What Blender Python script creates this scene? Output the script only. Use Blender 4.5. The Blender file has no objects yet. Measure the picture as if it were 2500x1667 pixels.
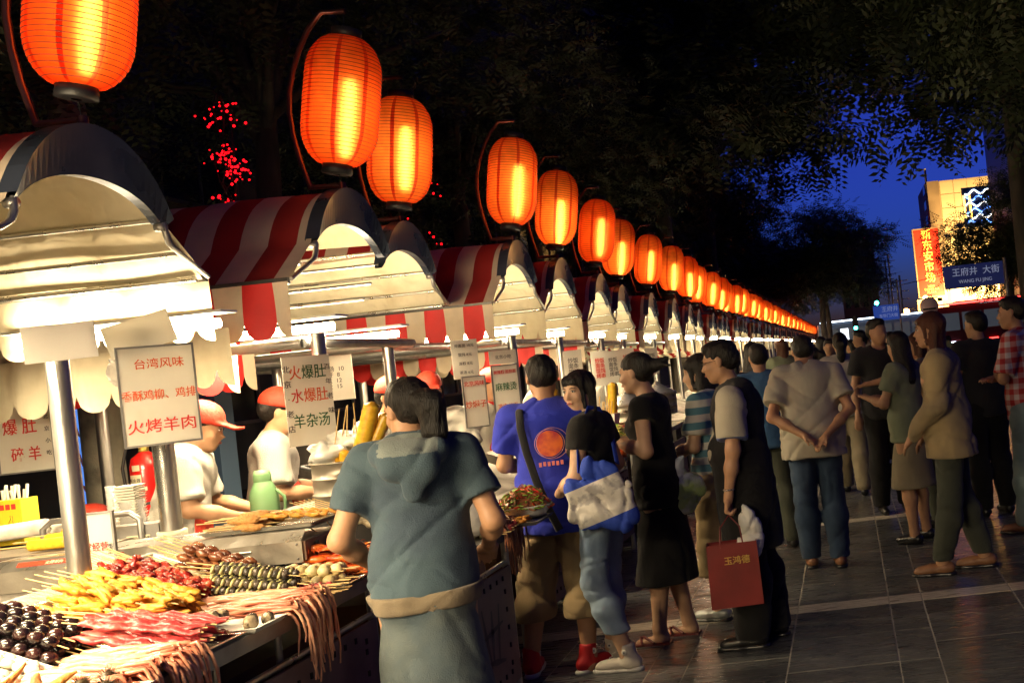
import bpy, math, random
import numpy as np
from mathutils import Vector, Matrix, Euler
random.seed(7); RNG = np.random.default_rng(7)
SC = bpy.context.scene
COL = SC.collection
PI = math.pi
R = math.radians

# ------------------------------------------------------------------ camera, sky, exposure
cam = bpy.data.cameras.new('camera'); camo = bpy.data.objects.new('camera', cam); COL.objects.link(camo)
cam.sensor_width = 36.0; cam.lens = 36.73
cam.shift_x = -0.3248; cam.shift_y = 0.0004
cam.clip_start = 0.05; cam.clip_end = 2000
camo.location = (0, 0, 1.6)
camo.rotation_euler = (Euler((R(90), 0, 0)).to_matrix() @ Matrix.Rotation(R(-6.2), 3, 'Z')).to_euler()
SC.camera = camo
W = bpy.data.worlds.new('World'); SC.world = W; W.use_nodes = True
nt = W.node_tree; bg = nt.nodes['Background']
sky = nt.nodes.new('ShaderNodeTexSky'); sky.sky_type = 'NISHITA'; sky.sun_disc = False
sky.sun_elevation = R(-3.0); sky.sun_rotation = R(10); sky.ozone_density = 6.0; sky.dust_density = 1.0; sky.air_density = 1.0
tint = nt.nodes.new('ShaderNodeMix'); tint.data_type = 'RGBA'; tint.blend_type = 'MULTIPLY'
tint.inputs[0].default_value = 1.0; tint.inputs[7].default_value = (0.55, 0.62, 1.0, 1)
nt.links.new(sky.outputs[0], tint.inputs[6]); nt.links.new(tint.outputs[2], bg.inputs[0])
bg.inputs[1].default_value = 1.6
SC.view_settings.view_transform = 'Standard'; SC.view_settings.look = 'None'
SC.view_settings.exposure = 0.25; SC.view_settings.gamma = 1.0
SC.cycles.use_denoising = True
SC.cycles.max_bounces = 7; SC.cycles.diffuse_bounces = 3; SC.cycles.glossy_bounces = 3; SC.cycles.transparent_max_bounces = 8
SC.cycles.transmission_bounces = 5; SC.cycles.sample_clamp_indirect = 4.0; SC.cycles.caustics_reflective = False; SC.cycles.caustics_refractive = False

# ------------------------------------------------------------------ materials
MATS = {}
def M(name, col=(.5, .5, .5), rough=.6, metal=0.0, var=0.0, vscale=8.0, bump=0.0, bscale=60.0, spec=.5,
      emit=None, estr=0.0, col2=None, c2scale=5.0, c2lo=.45, c2hi=.62, stretch=None, rand=0.0, trans=0.0, alpha=1.0, coat=0.0, roughvar=0.0, sheen=0.0, folds_b=0.0):
    """Principled material; var = mottling, col2 = stain colour, bump = fine relief."""
    if name in MATS: return MATS[name]
    m = bpy.data.materials.new(name); m.use_nodes = True; MATS[name] = m
    nt = m.node_tree; N = nt.nodes; L = nt.links
    b = N['Principled BSDF']
    b.inputs['Roughness'].default_value = rough; b.inputs['Metallic'].default_value = metal
    b.inputs['Specular IOR Level'].default_value = spec
    b.inputs['Transmission Weight'].default_value = trans; b.inputs['Alpha'].default_value = alpha
    b.inputs['Coat Weight'].default_value = coat
    if sheen: b.inputs['Sheen Weight'].default_value = sheen
    if emit is not None:
        b.inputs['Emission Color'].default_value = (*emit, 1); b.inputs['Emission Strength'].default_value = estr
    tc = N.new('ShaderNodeTexCoord'); vec = tc.outputs['Object']
    if stretch:
        mp = N.new('ShaderNodeMapping'); mp.inputs['Scale'].default_value = stretch; L.new(vec, mp.inputs[0]); vec = mp.outputs[0]
    out = None
    def rgb(c):
        r = N.new('ShaderNodeRGB'); r.outputs[0].default_value = (*c, 1); return r.outputs[0]
    if col2 is not None:
        no = N.new('ShaderNodeTexNoise'); no.inputs['Scale'].default_value = c2scale; no.inputs['Detail'].default_value = 5
        L.new(vec, no.inputs['Vector'])
        mr = N.new('ShaderNodeMapRange'); mr.inputs[1].default_value = c2lo; mr.inputs[2].default_value = c2hi
        L.new(no.outputs[0], mr.inputs[0])
        mx = N.new('ShaderNodeMix'); mx.data_type = 'RGBA'; mx.inputs[6].default_value = (*col, 1); mx.inputs[7].default_value = (*col2, 1)
        L.new(mr.outputs[0], mx.inputs[0]); out = mx.outputs[2]
    if var or rand:
        if out is None: out = rgb(col)
        hv = N.new('ShaderNodeHueSaturation'); L.new(out, hv.inputs['Color']); out = hv.outputs[0]
        last = None
        if var:
            n2 = N.new('ShaderNodeTexNoise'); n2.inputs['Scale'].default_value = vscale; n2.inputs['Detail'].default_value = 6
            L.new(vec, n2.inputs['Vector'])
            m2 = N.new('ShaderNodeMapRange'); m2.inputs[1].default_value = .3; m2.inputs[2].default_value = .7
            m2.inputs[3].default_value = 1 - var; m2.inputs[4].default_value = 1 + var
            L.new(n2.outputs[0], m2.inputs[0]); last = m2.outputs[0]
        if rand:
            oi = N.new('ShaderNodeObjectInfo'); m3 = N.new('ShaderNodeMapRange'); m3.inputs[3].default_value = 1 - rand; m3.inputs[4].default_value = 1 + rand
            L.new(oi.outputs['Random'], m3.inputs[0])
            if last is not None:
                mu = N.new('ShaderNodeMath'); mu.operation = 'MULTIPLY'; L.new(last, mu.inputs[0]); L.new(m3.outputs[0], mu.inputs[1]); last = mu.outputs[0]
            else: last = m3.outputs[0]
        L.new(last, hv.inputs['Value'])
    if out is None: b.inputs['Base Color'].default_value = (*col, 1)
    else: L.new(out, b.inputs['Base Color'])
    if roughvar:
        n4 = N.new('ShaderNodeTexNoise'); n4.inputs['Scale'].default_value = vscale * .7; n4.inputs['Detail'].default_value = 4; L.new(vec, n4.inputs['Vector'])
        m4 = N.new('ShaderNodeMapRange'); m4.inputs[1].default_value = .3; m4.inputs[2].default_value = .7
        m4.inputs[3].default_value = max(.03, rough - roughvar); m4.inputs[4].default_value = min(1, rough + roughvar)
        L.new(n4.outputs[0], m4.inputs[0]); L.new(m4.outputs[0], b.inputs['Roughness'])
    if bump:
        n3 = N.new('ShaderNodeTexNoise'); n3.inputs['Scale'].default_value = bscale; n3.inputs['Detail'].default_value = 5
        L.new(vec, n3.inputs['Vector'])
        bp = N.new('ShaderNodeBump'); bp.inputs['Strength'].default_value = bump; bp.inputs['Distance'].default_value = .01
        L.new(n3.outputs[0], bp.inputs['Height']); L.new(bp.outputs[0], b.inputs['Normal'])
        if folds_b:
            mp2 = N.new('ShaderNodeMapping'); mp2.inputs['Scale'].default_value = (1.0, 1.0, .55); L.new(tc.outputs['Object'], mp2.inputs[0])
            n5 = N.new('ShaderNodeTexNoise'); n5.inputs['Scale'].default_value = 6; n5.inputs['Detail'].default_value = 2; n5.inputs['Distortion'].default_value = .5; L.new(mp2.outputs[0], n5.inputs['Vector'])
            b5 = N.new('ShaderNodeBump'); b5.inputs['Strength'].default_value = folds_b; b5.inputs['Distance'].default_value = .05; L.new(n5.outputs[0], b5.inputs['Height']); L.new(b5.outputs[0], bp.inputs['Normal'])
    return m

# ------------------------------------------------------------------ mesh builder
class MB:
    def __init__(s): s.v = []; s.f = []; s.mi = []; s.sm = []; s.mats = []
    def mat(s, m):
        if m is None: return 0
        if m not in s.mats: s.mats.append(m)
        return s.mats.index(m)
    def add(s, vs, fs, m=None, smooth=False):
        o = len(s.v); k = s.mat(m)
        s.v.extend([tuple(map(float, v)) for v in vs])
        for f in fs: s.f.append([i + o for i in f]); s.mi.append(k); s.sm.append(smooth)
        return s
    def box(s, c, d, m=None, rot=None, taper=1.0, bottom=True):
        x, y, z = d[0] / 2, d[1] / 2, d[2] / 2
        vs = [(-x, -y, -z), (x, -y, -z), (x, y, -z), (-x, y, -z), (-x * taper, -y * taper, z), (x * taper, -y * taper, z), (x * taper, y * taper, z), (-x * taper, y * taper, z)]
        fs = [(4, 5, 6, 7), (0, 1, 5, 4), (1, 2, 6, 5), (2, 3, 7, 6), (3, 0, 4, 7)] + ([(3, 2, 1, 0)] if bottom else [])
        c = Vector(c)
        if rot is not None:
            q = Euler(rot).to_matrix(); vs = [q @ Vector(v) + c for v in vs]
        else: vs = [Vector(v) + c for v in vs]
        return s.add(vs, fs, m)
    def tube(s, path, r, n=8, m=None, cap=True, closed=False, smooth=True, flat=None):
        P = [Vector(p) for p in path]; K = len(P); rs = r if hasattr(r, '__len__') else [r] * K
        vs = []; up = None
        for i in range(K):
            a = P[(i - 1) % K] if (closed or i > 0) else P[i]; b = P[(i + 1) % K] if (closed or i < K - 1) else P[i]
            t = (b - a)
            t = t.normalized() if t.length > 1e-9 else Vector((0, 0, 1))
            if up is None: up = Vector((0, 0, 1)) if abs(t.z) < .9 else Vector((1, 0, 0))
            u = t.cross(up)
            u = u.normalized() if u.length > 1e-6 else t.orthogonal().normalized()
            w = u.cross(t).normalized(); up = w
            for j in range(n):
                an = 2 * PI * j / n
                k2 = flat if flat else 1.0
                vs.append(P[i] + (u * math.cos(an) + w * math.sin(an) * k2) * rs[i])
        fs = []
        for i in range(K if closed else K - 1):
            for j in range(n):
                a = i * n + j; b = i * n + (j + 1) % n; c = ((i + 1) % K) * n + (j + 1) % n; d = ((i + 1) % K) * n + j
                fs.append((a, b, c, d))
        s.add(vs, fs, m, smooth)
        if cap and not closed:
            s.add(vs[:n], [tuple(range(n))[::-1]], m); s.add(vs[-n:], [tuple(range(n))], m)
        return s
    def lathe(s, prof, c=(0, 0, 0), n=24, m=None, axis='z', smooth=True, sq=None, rot=None):
        c = Vector(c); vs = []
        q = Euler(rot).to_matrix() if rot else None
        for r, z in prof:
            for j in range(n):
                a = 2 * PI * j / n; x = r * math.cos(a); y = r * math.sin(a) * (sq or 1)
                p = {'z': (x, y, z), 'x': (z, x, y), 'y': (x, z, y)}[axis]
                p = Vector(p)
                if q: p = q @ p
                vs.append(p + c)
        fs = []
        for i in range(len(prof) - 1):
            for j in range(n): fs.append((i * n + j, i * n + (j + 1) % n, (i + 1) * n + (j + 1) % n, (i + 1) * n + j))
        return s.add(vs, fs, m, smooth)
    def blob(s, c, r, m=None, n=8, k=6, rot=None, noise=0.0, seed=0, smooth=True):
        """bumpy ellipsoid"""
        rr = r if hasattr(r, '__len__') else (r, r, r); q = Euler(rot).to_matrix() if rot else Matrix.Identity(3); c = Vector(c)
        rnd = random.Random(seed * 7919 + 13); ph = [rnd.uniform(0, 6.28) for _ in range(4)]
        vs = [q @ Vector((0, 0, -rr[2])) + c]
        for i in range(1, k):
            t = PI * i / k
            for j in range(n):
                a = 2 * PI * j / n
                d = 1 + noise * (math.sin(3 * a + ph[0] + 2 * t) * .5 + math.sin(5 * t + ph[1]) * .4 + math.sin(2 * a - 4 * t + ph[2]) * .5)
                vs.append(q @ Vector((rr[0] * math.sin(t) * math.cos(a) * d, rr[1] * math.sin(t) * math.sin(a) * d, -rr[2] * math.cos(t) * d)) + c)
        vs.append(q @ Vector((0, 0, rr[2])) + c)
        fs = [(0, 1 + (j + 1) % n, 1 + j) for j in range(n)]
        for i in range(k - 2):
            for j in range(n):
                a = 1 + i * n + j; b = 1 + i * n + (j + 1) % n; fs.append((a, b, b + n, a + n))
        l = len(vs) - 1; o = 1 + (k - 2) * n
        fs += [(l, o + j, o + (j + 1) % n) for j in range(n)]
        return s.add(vs, fs, m, smooth)
    def grid(s, fn, nu, nv, m=None, smooth=True, flip=False):
        vs = [fn(i / nu, j / nv) for i in range(nu + 1) for j in range(nv + 1)]; w = nv + 1
        fs = [(i * w + j, i * w + j + 1, (i + 1) * w + j + 1, (i + 1) * w + j) for i in range(nu) for j in range(nv)]
        if flip: fs = [f[::-1] for f in fs]
        return s.add(vs, fs, m, smooth)
    def mesh(s, name, m=None):
        me = bpy.data.meshes.new(name); me.from_pydata(s.v, [], s.f)
        for x in (s.mats or ([m] if m else [])): me.materials.append(x)
        if m is not None and not s.mats: pass
        me.polygons.foreach_set('material_index', s.mi); me.polygons.foreach_set('use_smooth', s.sm); me.update()
        return me
    def build(s, name, m=None, parent=None, loc=None, **kw):
        if m is not None and not s.mats: s.mats = [m]
        return link(name, s.mesh(name), parent, loc, **kw)

def link(name, data, parent=None, loc=None, rot=None, kind=None):
    o = bpy.data.objects.new(name, data); COL.objects.link(o)
    if parent is not None: o.parent = parent
    if loc is not None: o.location = loc
    if rot is not None: o.rotation_euler = rot
    if kind: o['kind'] = kind
    return o
def thing(name, label, cat, loc=(0, 0, 0), rot=None, group=None):
    o = link(name, None, None, loc, rot); o.empty_display_size = .1
    return tag(o, label, cat, group)
def tag(o, label, cat, group=None, kind=None):
    o['label'] = label
    if cat: o['category'] = cat
    if group: o['group'] = group
    if kind: o['kind'] = kind
    return o
KIDS = {}
def dup(root, loc=None, rot=None, label=None, group=None, matfn=None, skip=()):
    r = root.copy(); COL.objects.link(r)
    if loc is not None: r.location = loc
    if rot is not None: r.rotation_euler = rot
    if label: r['label'] = label
    if group: r['group'] = group
    if matfn: matfn(r)
    def rec(a, b):
        for ch in KIDS.get(a.name) or [c for c in a.children]:
            if ch.name.split('.')[0] in skip: continue
            c = ch.copy(); COL.objects.link(c); c.parent = b
            if matfn: matfn(c)
            rec(ch, c)
    rec(root, r)
    return r
def text(body, name, size, m, parent, loc, rot, depth=.001, align='CENTER', sx=1.0):
    cu = bpy.data.curves.new(name, 'FONT'); cu.body = body; cu.size = size; cu.align_x = align; cu.align_y = 'CENTER'; cu.extrude = depth; cu.offset = size * .006
    cu.space_line = 1.0
    cu.materials.append(m)
    tmp = bpy.data.objects.new('tmp_text', cu); COL.objects.link(tmp); TEXTS.append((tmp, name, parent, loc, rot, sx, m))
TEXTS = []
def flush_text():
    dg = bpy.context.evaluated_depsgraph_get()
    for tmp, name, parent, loc, rot, sx, m in TEXTS:
        me = bpy.data.meshes.new_from_object(tmp.evaluated_get(dg)); me.name = name
        if not me.materials: me.materials.append(m)
        o = link(name, me, parent, loc, rot); o.scale = (sx, 1, 1)
        cu = tmp.data; bpy.data.objects.remove(tmp); bpy.data.curves.remove(cu)
def lerp(a, b, t): return a + (b - a) * t
# ------------------------------------------------------------------ pavement
dark_ground = M('asphalt bedding', (.035, .033, .032), .8, var=.2, bump=.3, bscale=40)
def paver_mat(name, c, c2):
    m = M(name, c, .31, var=.3, vscale=7, col2=c2, c2scale=6, c2lo=.48, c2hi=.78, bump=.28, bscale=9, stretch=(1.0, 9.0, 1), rand=.22, roughvar=.12, spec=.5)
    return m
pv_a = paver_mat('grey slate paving', (.066, .068, .072), (.15, .145, .135)); pv_b = paver_mat('pale stone band', (.46, .41, .33), (.30, .26, .21))
g = MB(); g.box((0, 100, -.06), (700, 1200, .1)); ground = g.build('ground', dark_ground, kind='structure')
pavement = MB().box((-2, 25, .0), (16, 60, .003)).build('pavement', M('joint mortar', (.36, .33, .27), .85), kind='structure')
lanes = []
x0 = -2.5
while x0 < 6:
    lanes += [(x0, .2), (x0 + .2, .54), (x0 + .74, .56)]; x0 += 1.3
lanes0 = [(a - 5.2, b) for a, b in lanes if a - 5.2 < -2.5]
cells = []
for li, (lx, lw) in enumerate(lanes0 + lanes):
    Y = .36; k = 0
    while Y < 48:
        cells.append((lx, lw, Y, .19, 1))
        h = 2.78
        offs = [0, .547, 1.094, 1.64, 2.187, h] if li % 3 != 1 else [0, .27, .82, 1.367, 1.914, 2.46, h]
        for a, b in zip(offs[:-1], offs[1:]): cells.append((lx, lw, Y + .19 + a, b - a, 0))
        Y += 2.97
def vis(c):
    x, w, y, d, k = c; return -2.2 < x < y * .17 + .6 and y > 4.9
near = sorted([c for c in cells if vis(c)], key=lambda c: c[2] + abs(c[0]) * .2)
nearset = set(near[:298]); cache = {}; rest = MB()
for c in cells:
    x, w, y, d, k = c; jw = .0075
    if c in nearset:
        key = (w, round(d, 3), k)
        if key not in cache:
            cache[key] = MB().box((0, 0, 0), (w - jw, d - jw, .02), pv_b if k else pv_a, taper=.993, bottom=False).mesh('paver')
        o = link('paver', cache[key], pavement, (x + w / 2, y + d / 2, -.0075 + random.uniform(0, .0025)))
        o.rotation_euler = (random.uniform(-.002, .002), random.uniform(-.003, .003), 0)
    else: rest.box((x + w / 2, y + d / 2, -.0075 + random.uniform(0, .002)), (w - jw, d - jw, .02), pv_b if k else pv_a, bottom=False)
rest.build('paver_field', None, pavement, kind='stuff')

# ------------------------------------------------------------------ stall parts
steel = M('brushed stainless steel', (.55, .53, .49), .32, .9, var=.12, vscale=14, bump=.12, bscale=90, stretch=(1, 1, .25), roughvar=.12)
steel_dk = M('dull grey steel', (.30, .29, .28), .45, .8, var=.2, vscale=12, roughvar=.15)
fascia_m = M('blue grey metal fascia', (.07, .085, .125), .33, .6, var=.15, vscale=6, roughvar=.1)
cream = M('cream canvas lining', (.74, .66, .48), .8, var=.07, vscale=3, col2=(.50, .41, .25), c2scale=3.5, c2lo=.42, c2hi=.8, bump=.5, bscale=7, folds_b=.5)
red_c = M('faded red canvas', (.30, .015, .012), .7, var=.12, vscale=6, bump=.2, bscale=12)
white_c = M('off white canvas stripe', (.62, .50, .36), .75, var=.1, vscale=6, col2=(.5, .42, .33), c2scale=4, c2lo=.52, c2hi=.8, bump=.2, bscale=12)
red_v = M('bright red valance cloth', (.60, .012, .010), .62, var=.08, bump=.15, bscale=15)
dk_rail = M('dark bronze rail', (.07, .065, .06), .4, .6)
lampm = M('glowing lamp tube', (1, 1, 1), .5, emit=(1.0, .80, .50), estr=85)
bracket_m = M('dark varnished steel tube', (.13, .05, .045), .3, .8)

def prof_z(t):
    """height above the crest of the awning's cross-section, |t| = distance from the ridge"""
    t = abs(t)
    if t <= .42: return -(1 - math.sqrt(max(0, 1 - (t / .47) ** 2))) * .58
    h = -(1 - math.sqrt(1 - (.42 / .47) ** 2)) * .58
    return h + (t - .42) * (-.525 - h) / .26
HZ = prof_z(.42)
SW = .15
def stripe_at(x):      # x <= 0 measured from the street end
    k = int((-x + SW / 2) / SW); return k % 2 == 1
L_AWN = 2.4
def edges_x():
    xs = [0.0]; x = -SW / 2
    while x > -L_AWN: xs.append(x); x -= SW
    xs.append(-L_AWN); return xs
def awning(far=True, near=True):
    out = MB(); inn = MB(); xs = edges_x()
    t0 = -.68 if near else -.42; t1 = .68 if far else .42
    ts = [t for t in np.linspace(-.68, .68, 33) if t0 - 1e-6 <= t <= t1 + 1e-6]
    for a, b in zip(xs[:-1], xs[1:]):
        mm = red_c if stripe_at((a + b) / 2) else white_c
        def fn(u, v, a=a, b=b):
            t = ts[int(round(v * (len(ts) - 1)))]; x = lerp(a, b, u)
            return (x, t, prof_z(t) + .004 * math.sin(x * 9 + t * 5) - .006 * abs(math.sin(x * 3.9)) * (abs(t) > .15))
        out.grid(fn, 1, len(ts) - 1, mm, True)
    def fi(u, v):
        t = ts[int(round(v * (len(ts) - 1)))]; x = lerp(-.01, -L_AWN, u)
        return (x, t * .985, prof_z(t) - .018 + .006 * math.sin(x * 7 + t * 11) * (abs(t) < .65))
    inn.grid(fi, 24, len(ts) - 1, cream, True, flip=True)
    return out.mesh('awning_top'), inn.mesh('awning_lining'), t0, t1
def valance(side, inner=False, drop=.195, sc=.085):
    """scalloped cloth strip hanging from an eave; bottom edge = half-round scallops"""
    mb = MB(); xs = edges_x()
    for a, b in zip(xs[:-1], xs[1:]):
        mm = cream if inner else (red_v if stripe_at((a + b) / 2) else white_c)
        full = abs(abs(b - a) - SW) < 1e-6
        n = 10
        for i in range(n):
            u0, u1 = i / n, (i + 1) / n
            def bz(u):
                w = u if full else (u * .5 if a > -1e-6 and False else (u * .5 + (.5 if a == 0 else 0)))
                return -drop - sc * math.sqrt(max(0, 1 - (2 * w - 1) ** 2)) 
            xa, xb = lerp(a, b, u0), lerp(a, b, u1)
            def yy(x, z): return side * (.012 * math.sin(x * 21) * min(1, -z / .1) + .02 * -z) + (-side * .004 if inner else 0)
            za, zb = bz(u0), bz(u1)
            rows = 3; vs = []
            for r in range(rows + 1):
                q = r / rows; vs += [(xa, yy(xa, za * q), za * q), (xb, yy(xb, zb * q), zb * q)]
            mb.add(vs, [(2 * r, 2 * r + 1, 2 * r + 3, 2 * r + 2) for r in range(rows)], mm, True)
    return mb.mesh('valance_lining' if inner else 'valance')
def fascia():
    """crescent plate closing the street end of the ridge"""
    mb = MB(); ts = np.linspace(-.425, .425, 29); vs = []
    for t in ts:
        k = 1 - abs(t / .425); w = .018 + .17 * (1 - (t / .425) ** 2) ** .75
        z = prof_z(min(abs(t), .42)); zi = z - w
        ang = .0
        vs += [(-.03, t, z + .012), (.045, t, z + .012), (.012, t * .97, zi), (-.03, t * .97, zi)]
    fs = []
    for i in range(len(ts) - 1):
        for j in range(4):
            a = i * 4 + j; b = i * 4 + (j + 1) % 4; fs.append((a, b, b + 4, a + 4))
    mb.add(vs, fs, fascia_m, False)
    return mb.mesh('fascia')
def rails(t0, t1):
    mb = MB()
    for t in (-.66, -.53, -.40, -.2, .2, .40, .53, .66):
        if t < t0 - .01 or t > t1 + .01: continue
        mb.tube([(-.02, t * .97, prof_z(t) - .035), (-L_AWN + .02, t * .97, prof_z(t) - .035)], .011 if abs(t) < .6 else .014, 6)
    return mb.mesh('awning_rail')
def arm_mesh():
    mb = MB(); p = [(.01, .40, HZ - .0), (.015, .41, HZ - .05), (.012, .425, HZ - .085), (.012, .455, HZ - .105), (.012, .68, -.535)]
    mb.tube(p, [.012, .014, .014, .012, .011], 7)
    mb.lathe([(0, -.02), (.02, -.02), (.02, .02), (0, .02)], (0, .40, HZ - .02), 10, axis='x')
    return mb.mesh('hinge_arm')
def eave_mesh():
    return MB().box((-L_AWN / 2, 0, 0), (L_AWN, .022, .028)).mesh('eave_bar')
AW_FULL = awning(); AW_NOFAR = awning(far=False); AW_NONEAR = awning(near=False)
VAL = {(s, i): valance(s, i) for s in (1, -1) for i in (False, True)}
FAS = fascia(); RAIL_F = rails(-.68, .68); RAIL_N = rails(-.68, .42); ARM = arm_mesh(); EAVE = eave_mesh()
ARM_N = ARM.copy()
for v in ARM_N.vertices: v.co.y = -v.co.y
ARM_N.flip_normals()
for me, mm in ((RAIL_F, cream if False else steel), (RAIL_N, steel), (ARM, steel_dk), (ARM_N, steel_dk), (EAVE, dk_rail)): me.materials.append(mm)
for me in (RAIL_F, RAIL_N):
    for p in me.polygons: p.use_smooth = True

# frame under the awning: four posts, two ring beams
def frame_mesh(posts, z0=0.0):
    mb = MB()
    return mb
POST = MB().tube([(0, 0, 0), (0, 0, 1.92)], .034, 12).mesh('post'); POST.materials.append(steel)
BEAMX = MB().tube([(0, 0, 0), (-L_AWN, 0, 0)], .026, 8).mesh('beam'); BEAMX.materials.append(steel_dk)
BEAMY = MB().tube([(0, -.66, 0), (0, .66, 0)], .026, 8).mesh('beam'); BEAMY.materials.append(steel_dk)
COLLAR = MB().lathe([(.03, 0), (.046, 0), (.046, .045), (.03, .045)], n=14, m=M('ivory plastic collar', (.75, .7, .5), .5)).mesh('collar')
TUBE = MB().lathe([(0, -.45), (.022, -.45), (.022, .45), (0, .45)], n=10, axis='x', m=lampm).mesh('lamp_tube')
SHADE = MB().box((0, 0, .05), (1.0, .13, .012)).mesh('lamp_batten'); SHADE.materials.append(M('white enamel', (.8, .8, .78), .4))

ORD = ['first', 'second', 'third', 'fourth', 'fifth', 'sixth', 'seventh', 'eighth', 'ninth', 'tenth', 'eleventh', 'twelfth', 'thirteenth', 'fourteenth', 'fifteenth', 'sixteenth',
       'seventeenth', 'eighteenth', 'nineteenth', 'twentieth']
ORD += [t + u for t in ('twenty', 'thirty', 'forty', 'fifty', 'sixty') for u in ('-first', '-second', '-third', '-fourth', '-fifth', '-sixth', '-seventh', '-eighth', '-ninth', '-tenth')]
STALLS = [(-2.85, 4.06), (-2.7, 5.85), (-2.95, 7.2), (-2.66, 8.72), (-2.7, 10.2), (-2.74, 12.0), (-2.84, 13.6)]
y = 15.3
while len(STALLS) < 58:
    STALLS.append((-2.7 - .08 * (len(STALLS) % 3 == 1), y + random.uniform(-.06, .06))); y += 1.62
def lamp(x, y, z, power, detail):
    if detail:
        ld = bpy.data.lights.new('stall_light', 'AREA'); ld.shape = 'RECTANGLE'; ld.size = .95; ld.size_y = .06; ld.energy = power; ld.color = (1.0, .80, .50)
        return ld
for i, (sx, sy) in enumerate(STALLS):
    nm = ORD[i] + ' stall from the camera'
    far_ok = i != 1
    lab = {0: 'nearest stall, striped awning cut by the left edge with steel posts', 1: 'second stall, long red and white awning behind the nearest one',
           2: 'stall with set-back arched awning just behind the second lantern'}.get(i, (nm + ' under a red and white striped arched awning') if i < 20 else 'small distant striped stall, %s from the camera' % ORD[i])
    st = thing('market_stall', lab, 'market stall', (sx, sy, 0), group='market stalls in a long row along the pavement' )
    aw = AW_NONEAR if i == 2 else (AW_FULL if far_ok else AW_NOFAR)
    Z = 2.74 - max(0, min(.26, .018 * (sy - 8)))
    link('awning', aw[0], st, (0, 0, Z)); 
    ln = link('awning_lining', aw[1], st, (0, 0, Z))
    link('fascia', FAS, st, (0, 0, Z))
    if i < 14:
        link('awning_rail', RAIL_F if far_ok else RAIL_N, st, (0, 0, Z))
        link('hinge_arm', ARM_N, st, (0, 0, Z)) if i != 2 else None
        if far_ok: link('hinge_arm', ARM, st, (0, 0, Z))
    for s in ((-1, 1)):
        if (s == 1 and not far_ok) or i == 2: continue
        if i < 14: link('eave_bar', EAVE, st, (0, s * .685, Z - .54))
        v = link('valance', VAL[(s, False)], st, (0, s * .70, Z - .545)); link('valance_lining', VAL[(s, True)], v)
    if i < 30:
        for px_, py_ in ((.12, -.70), (-1.7, -.70)) if i != 0 else ((.25, -.6), (-1.05, .62)):
            p = link('post', POST, st, (px_, py_, 0))
            if i < 6: link('collar', COLLAR, p, (0, 0, .94 if px_ > 0 else 1.03))
        if 0 < i < 8:
            for py_ in (-.66, .66): link('beam', BEAMX, st, (.02, py_, 1.885))
            for px_ in (.02, -1.1, -L_AWN + .1): link('beam', BEAMY, st, (px_, 0, 1.885))
    # the lamp that hangs under the ridge
    lz = 1.96
    la = thing('strip_light', 'glaring strip light hanging inside the %s' % (nm if i else 'nearest stall'), 'lamp', (sx - .32, sy - (.55 if i else 1.0), lz), group='lit strip lights inside the stalls')
    link('lamp_tube', TUBE, la); link('lamp_batten', SHADE, la)
    if i < 16:
        for dz, rx, pw in ((-.03, 0, 58 if i else 42), (.03, PI, 26 if i else 30)):
            ld = bpy.data.lights.new('stall_light', 'AREA'); ld.shape = 'RECTANGLE'; ld.size = .95; ld.size_y = .06; ld.energy = pw; ld.color = (1.0, .79, .48)
            o = link('stall_light', ld, la, (0, 0, dz if dz < 0 else .075), (rx, 0, 0))

la = thing('strip_light', 'glaring strip light at the far side of the nearest stall above the menu board', 'lamp', (-3.25, 4.72, 1.99), group='lit strip lights inside the stalls'); link('lamp_tube', TUBE, la); link('lamp_batten', SHADE, la)
for dz, rx, pw in ((-.03, 0, 12), (.075, PI, 10)):
    ld = bpy.data.lights.new('stall_light', 'AREA'); ld.shape = 'RECTANGLE'; ld.size = .95; ld.size_y = .06; ld.energy = pw; ld.color = (1.0, .79, .48); link('stall_light', ld, la, (0, 0, dz), (rx, 0, 0))
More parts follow.
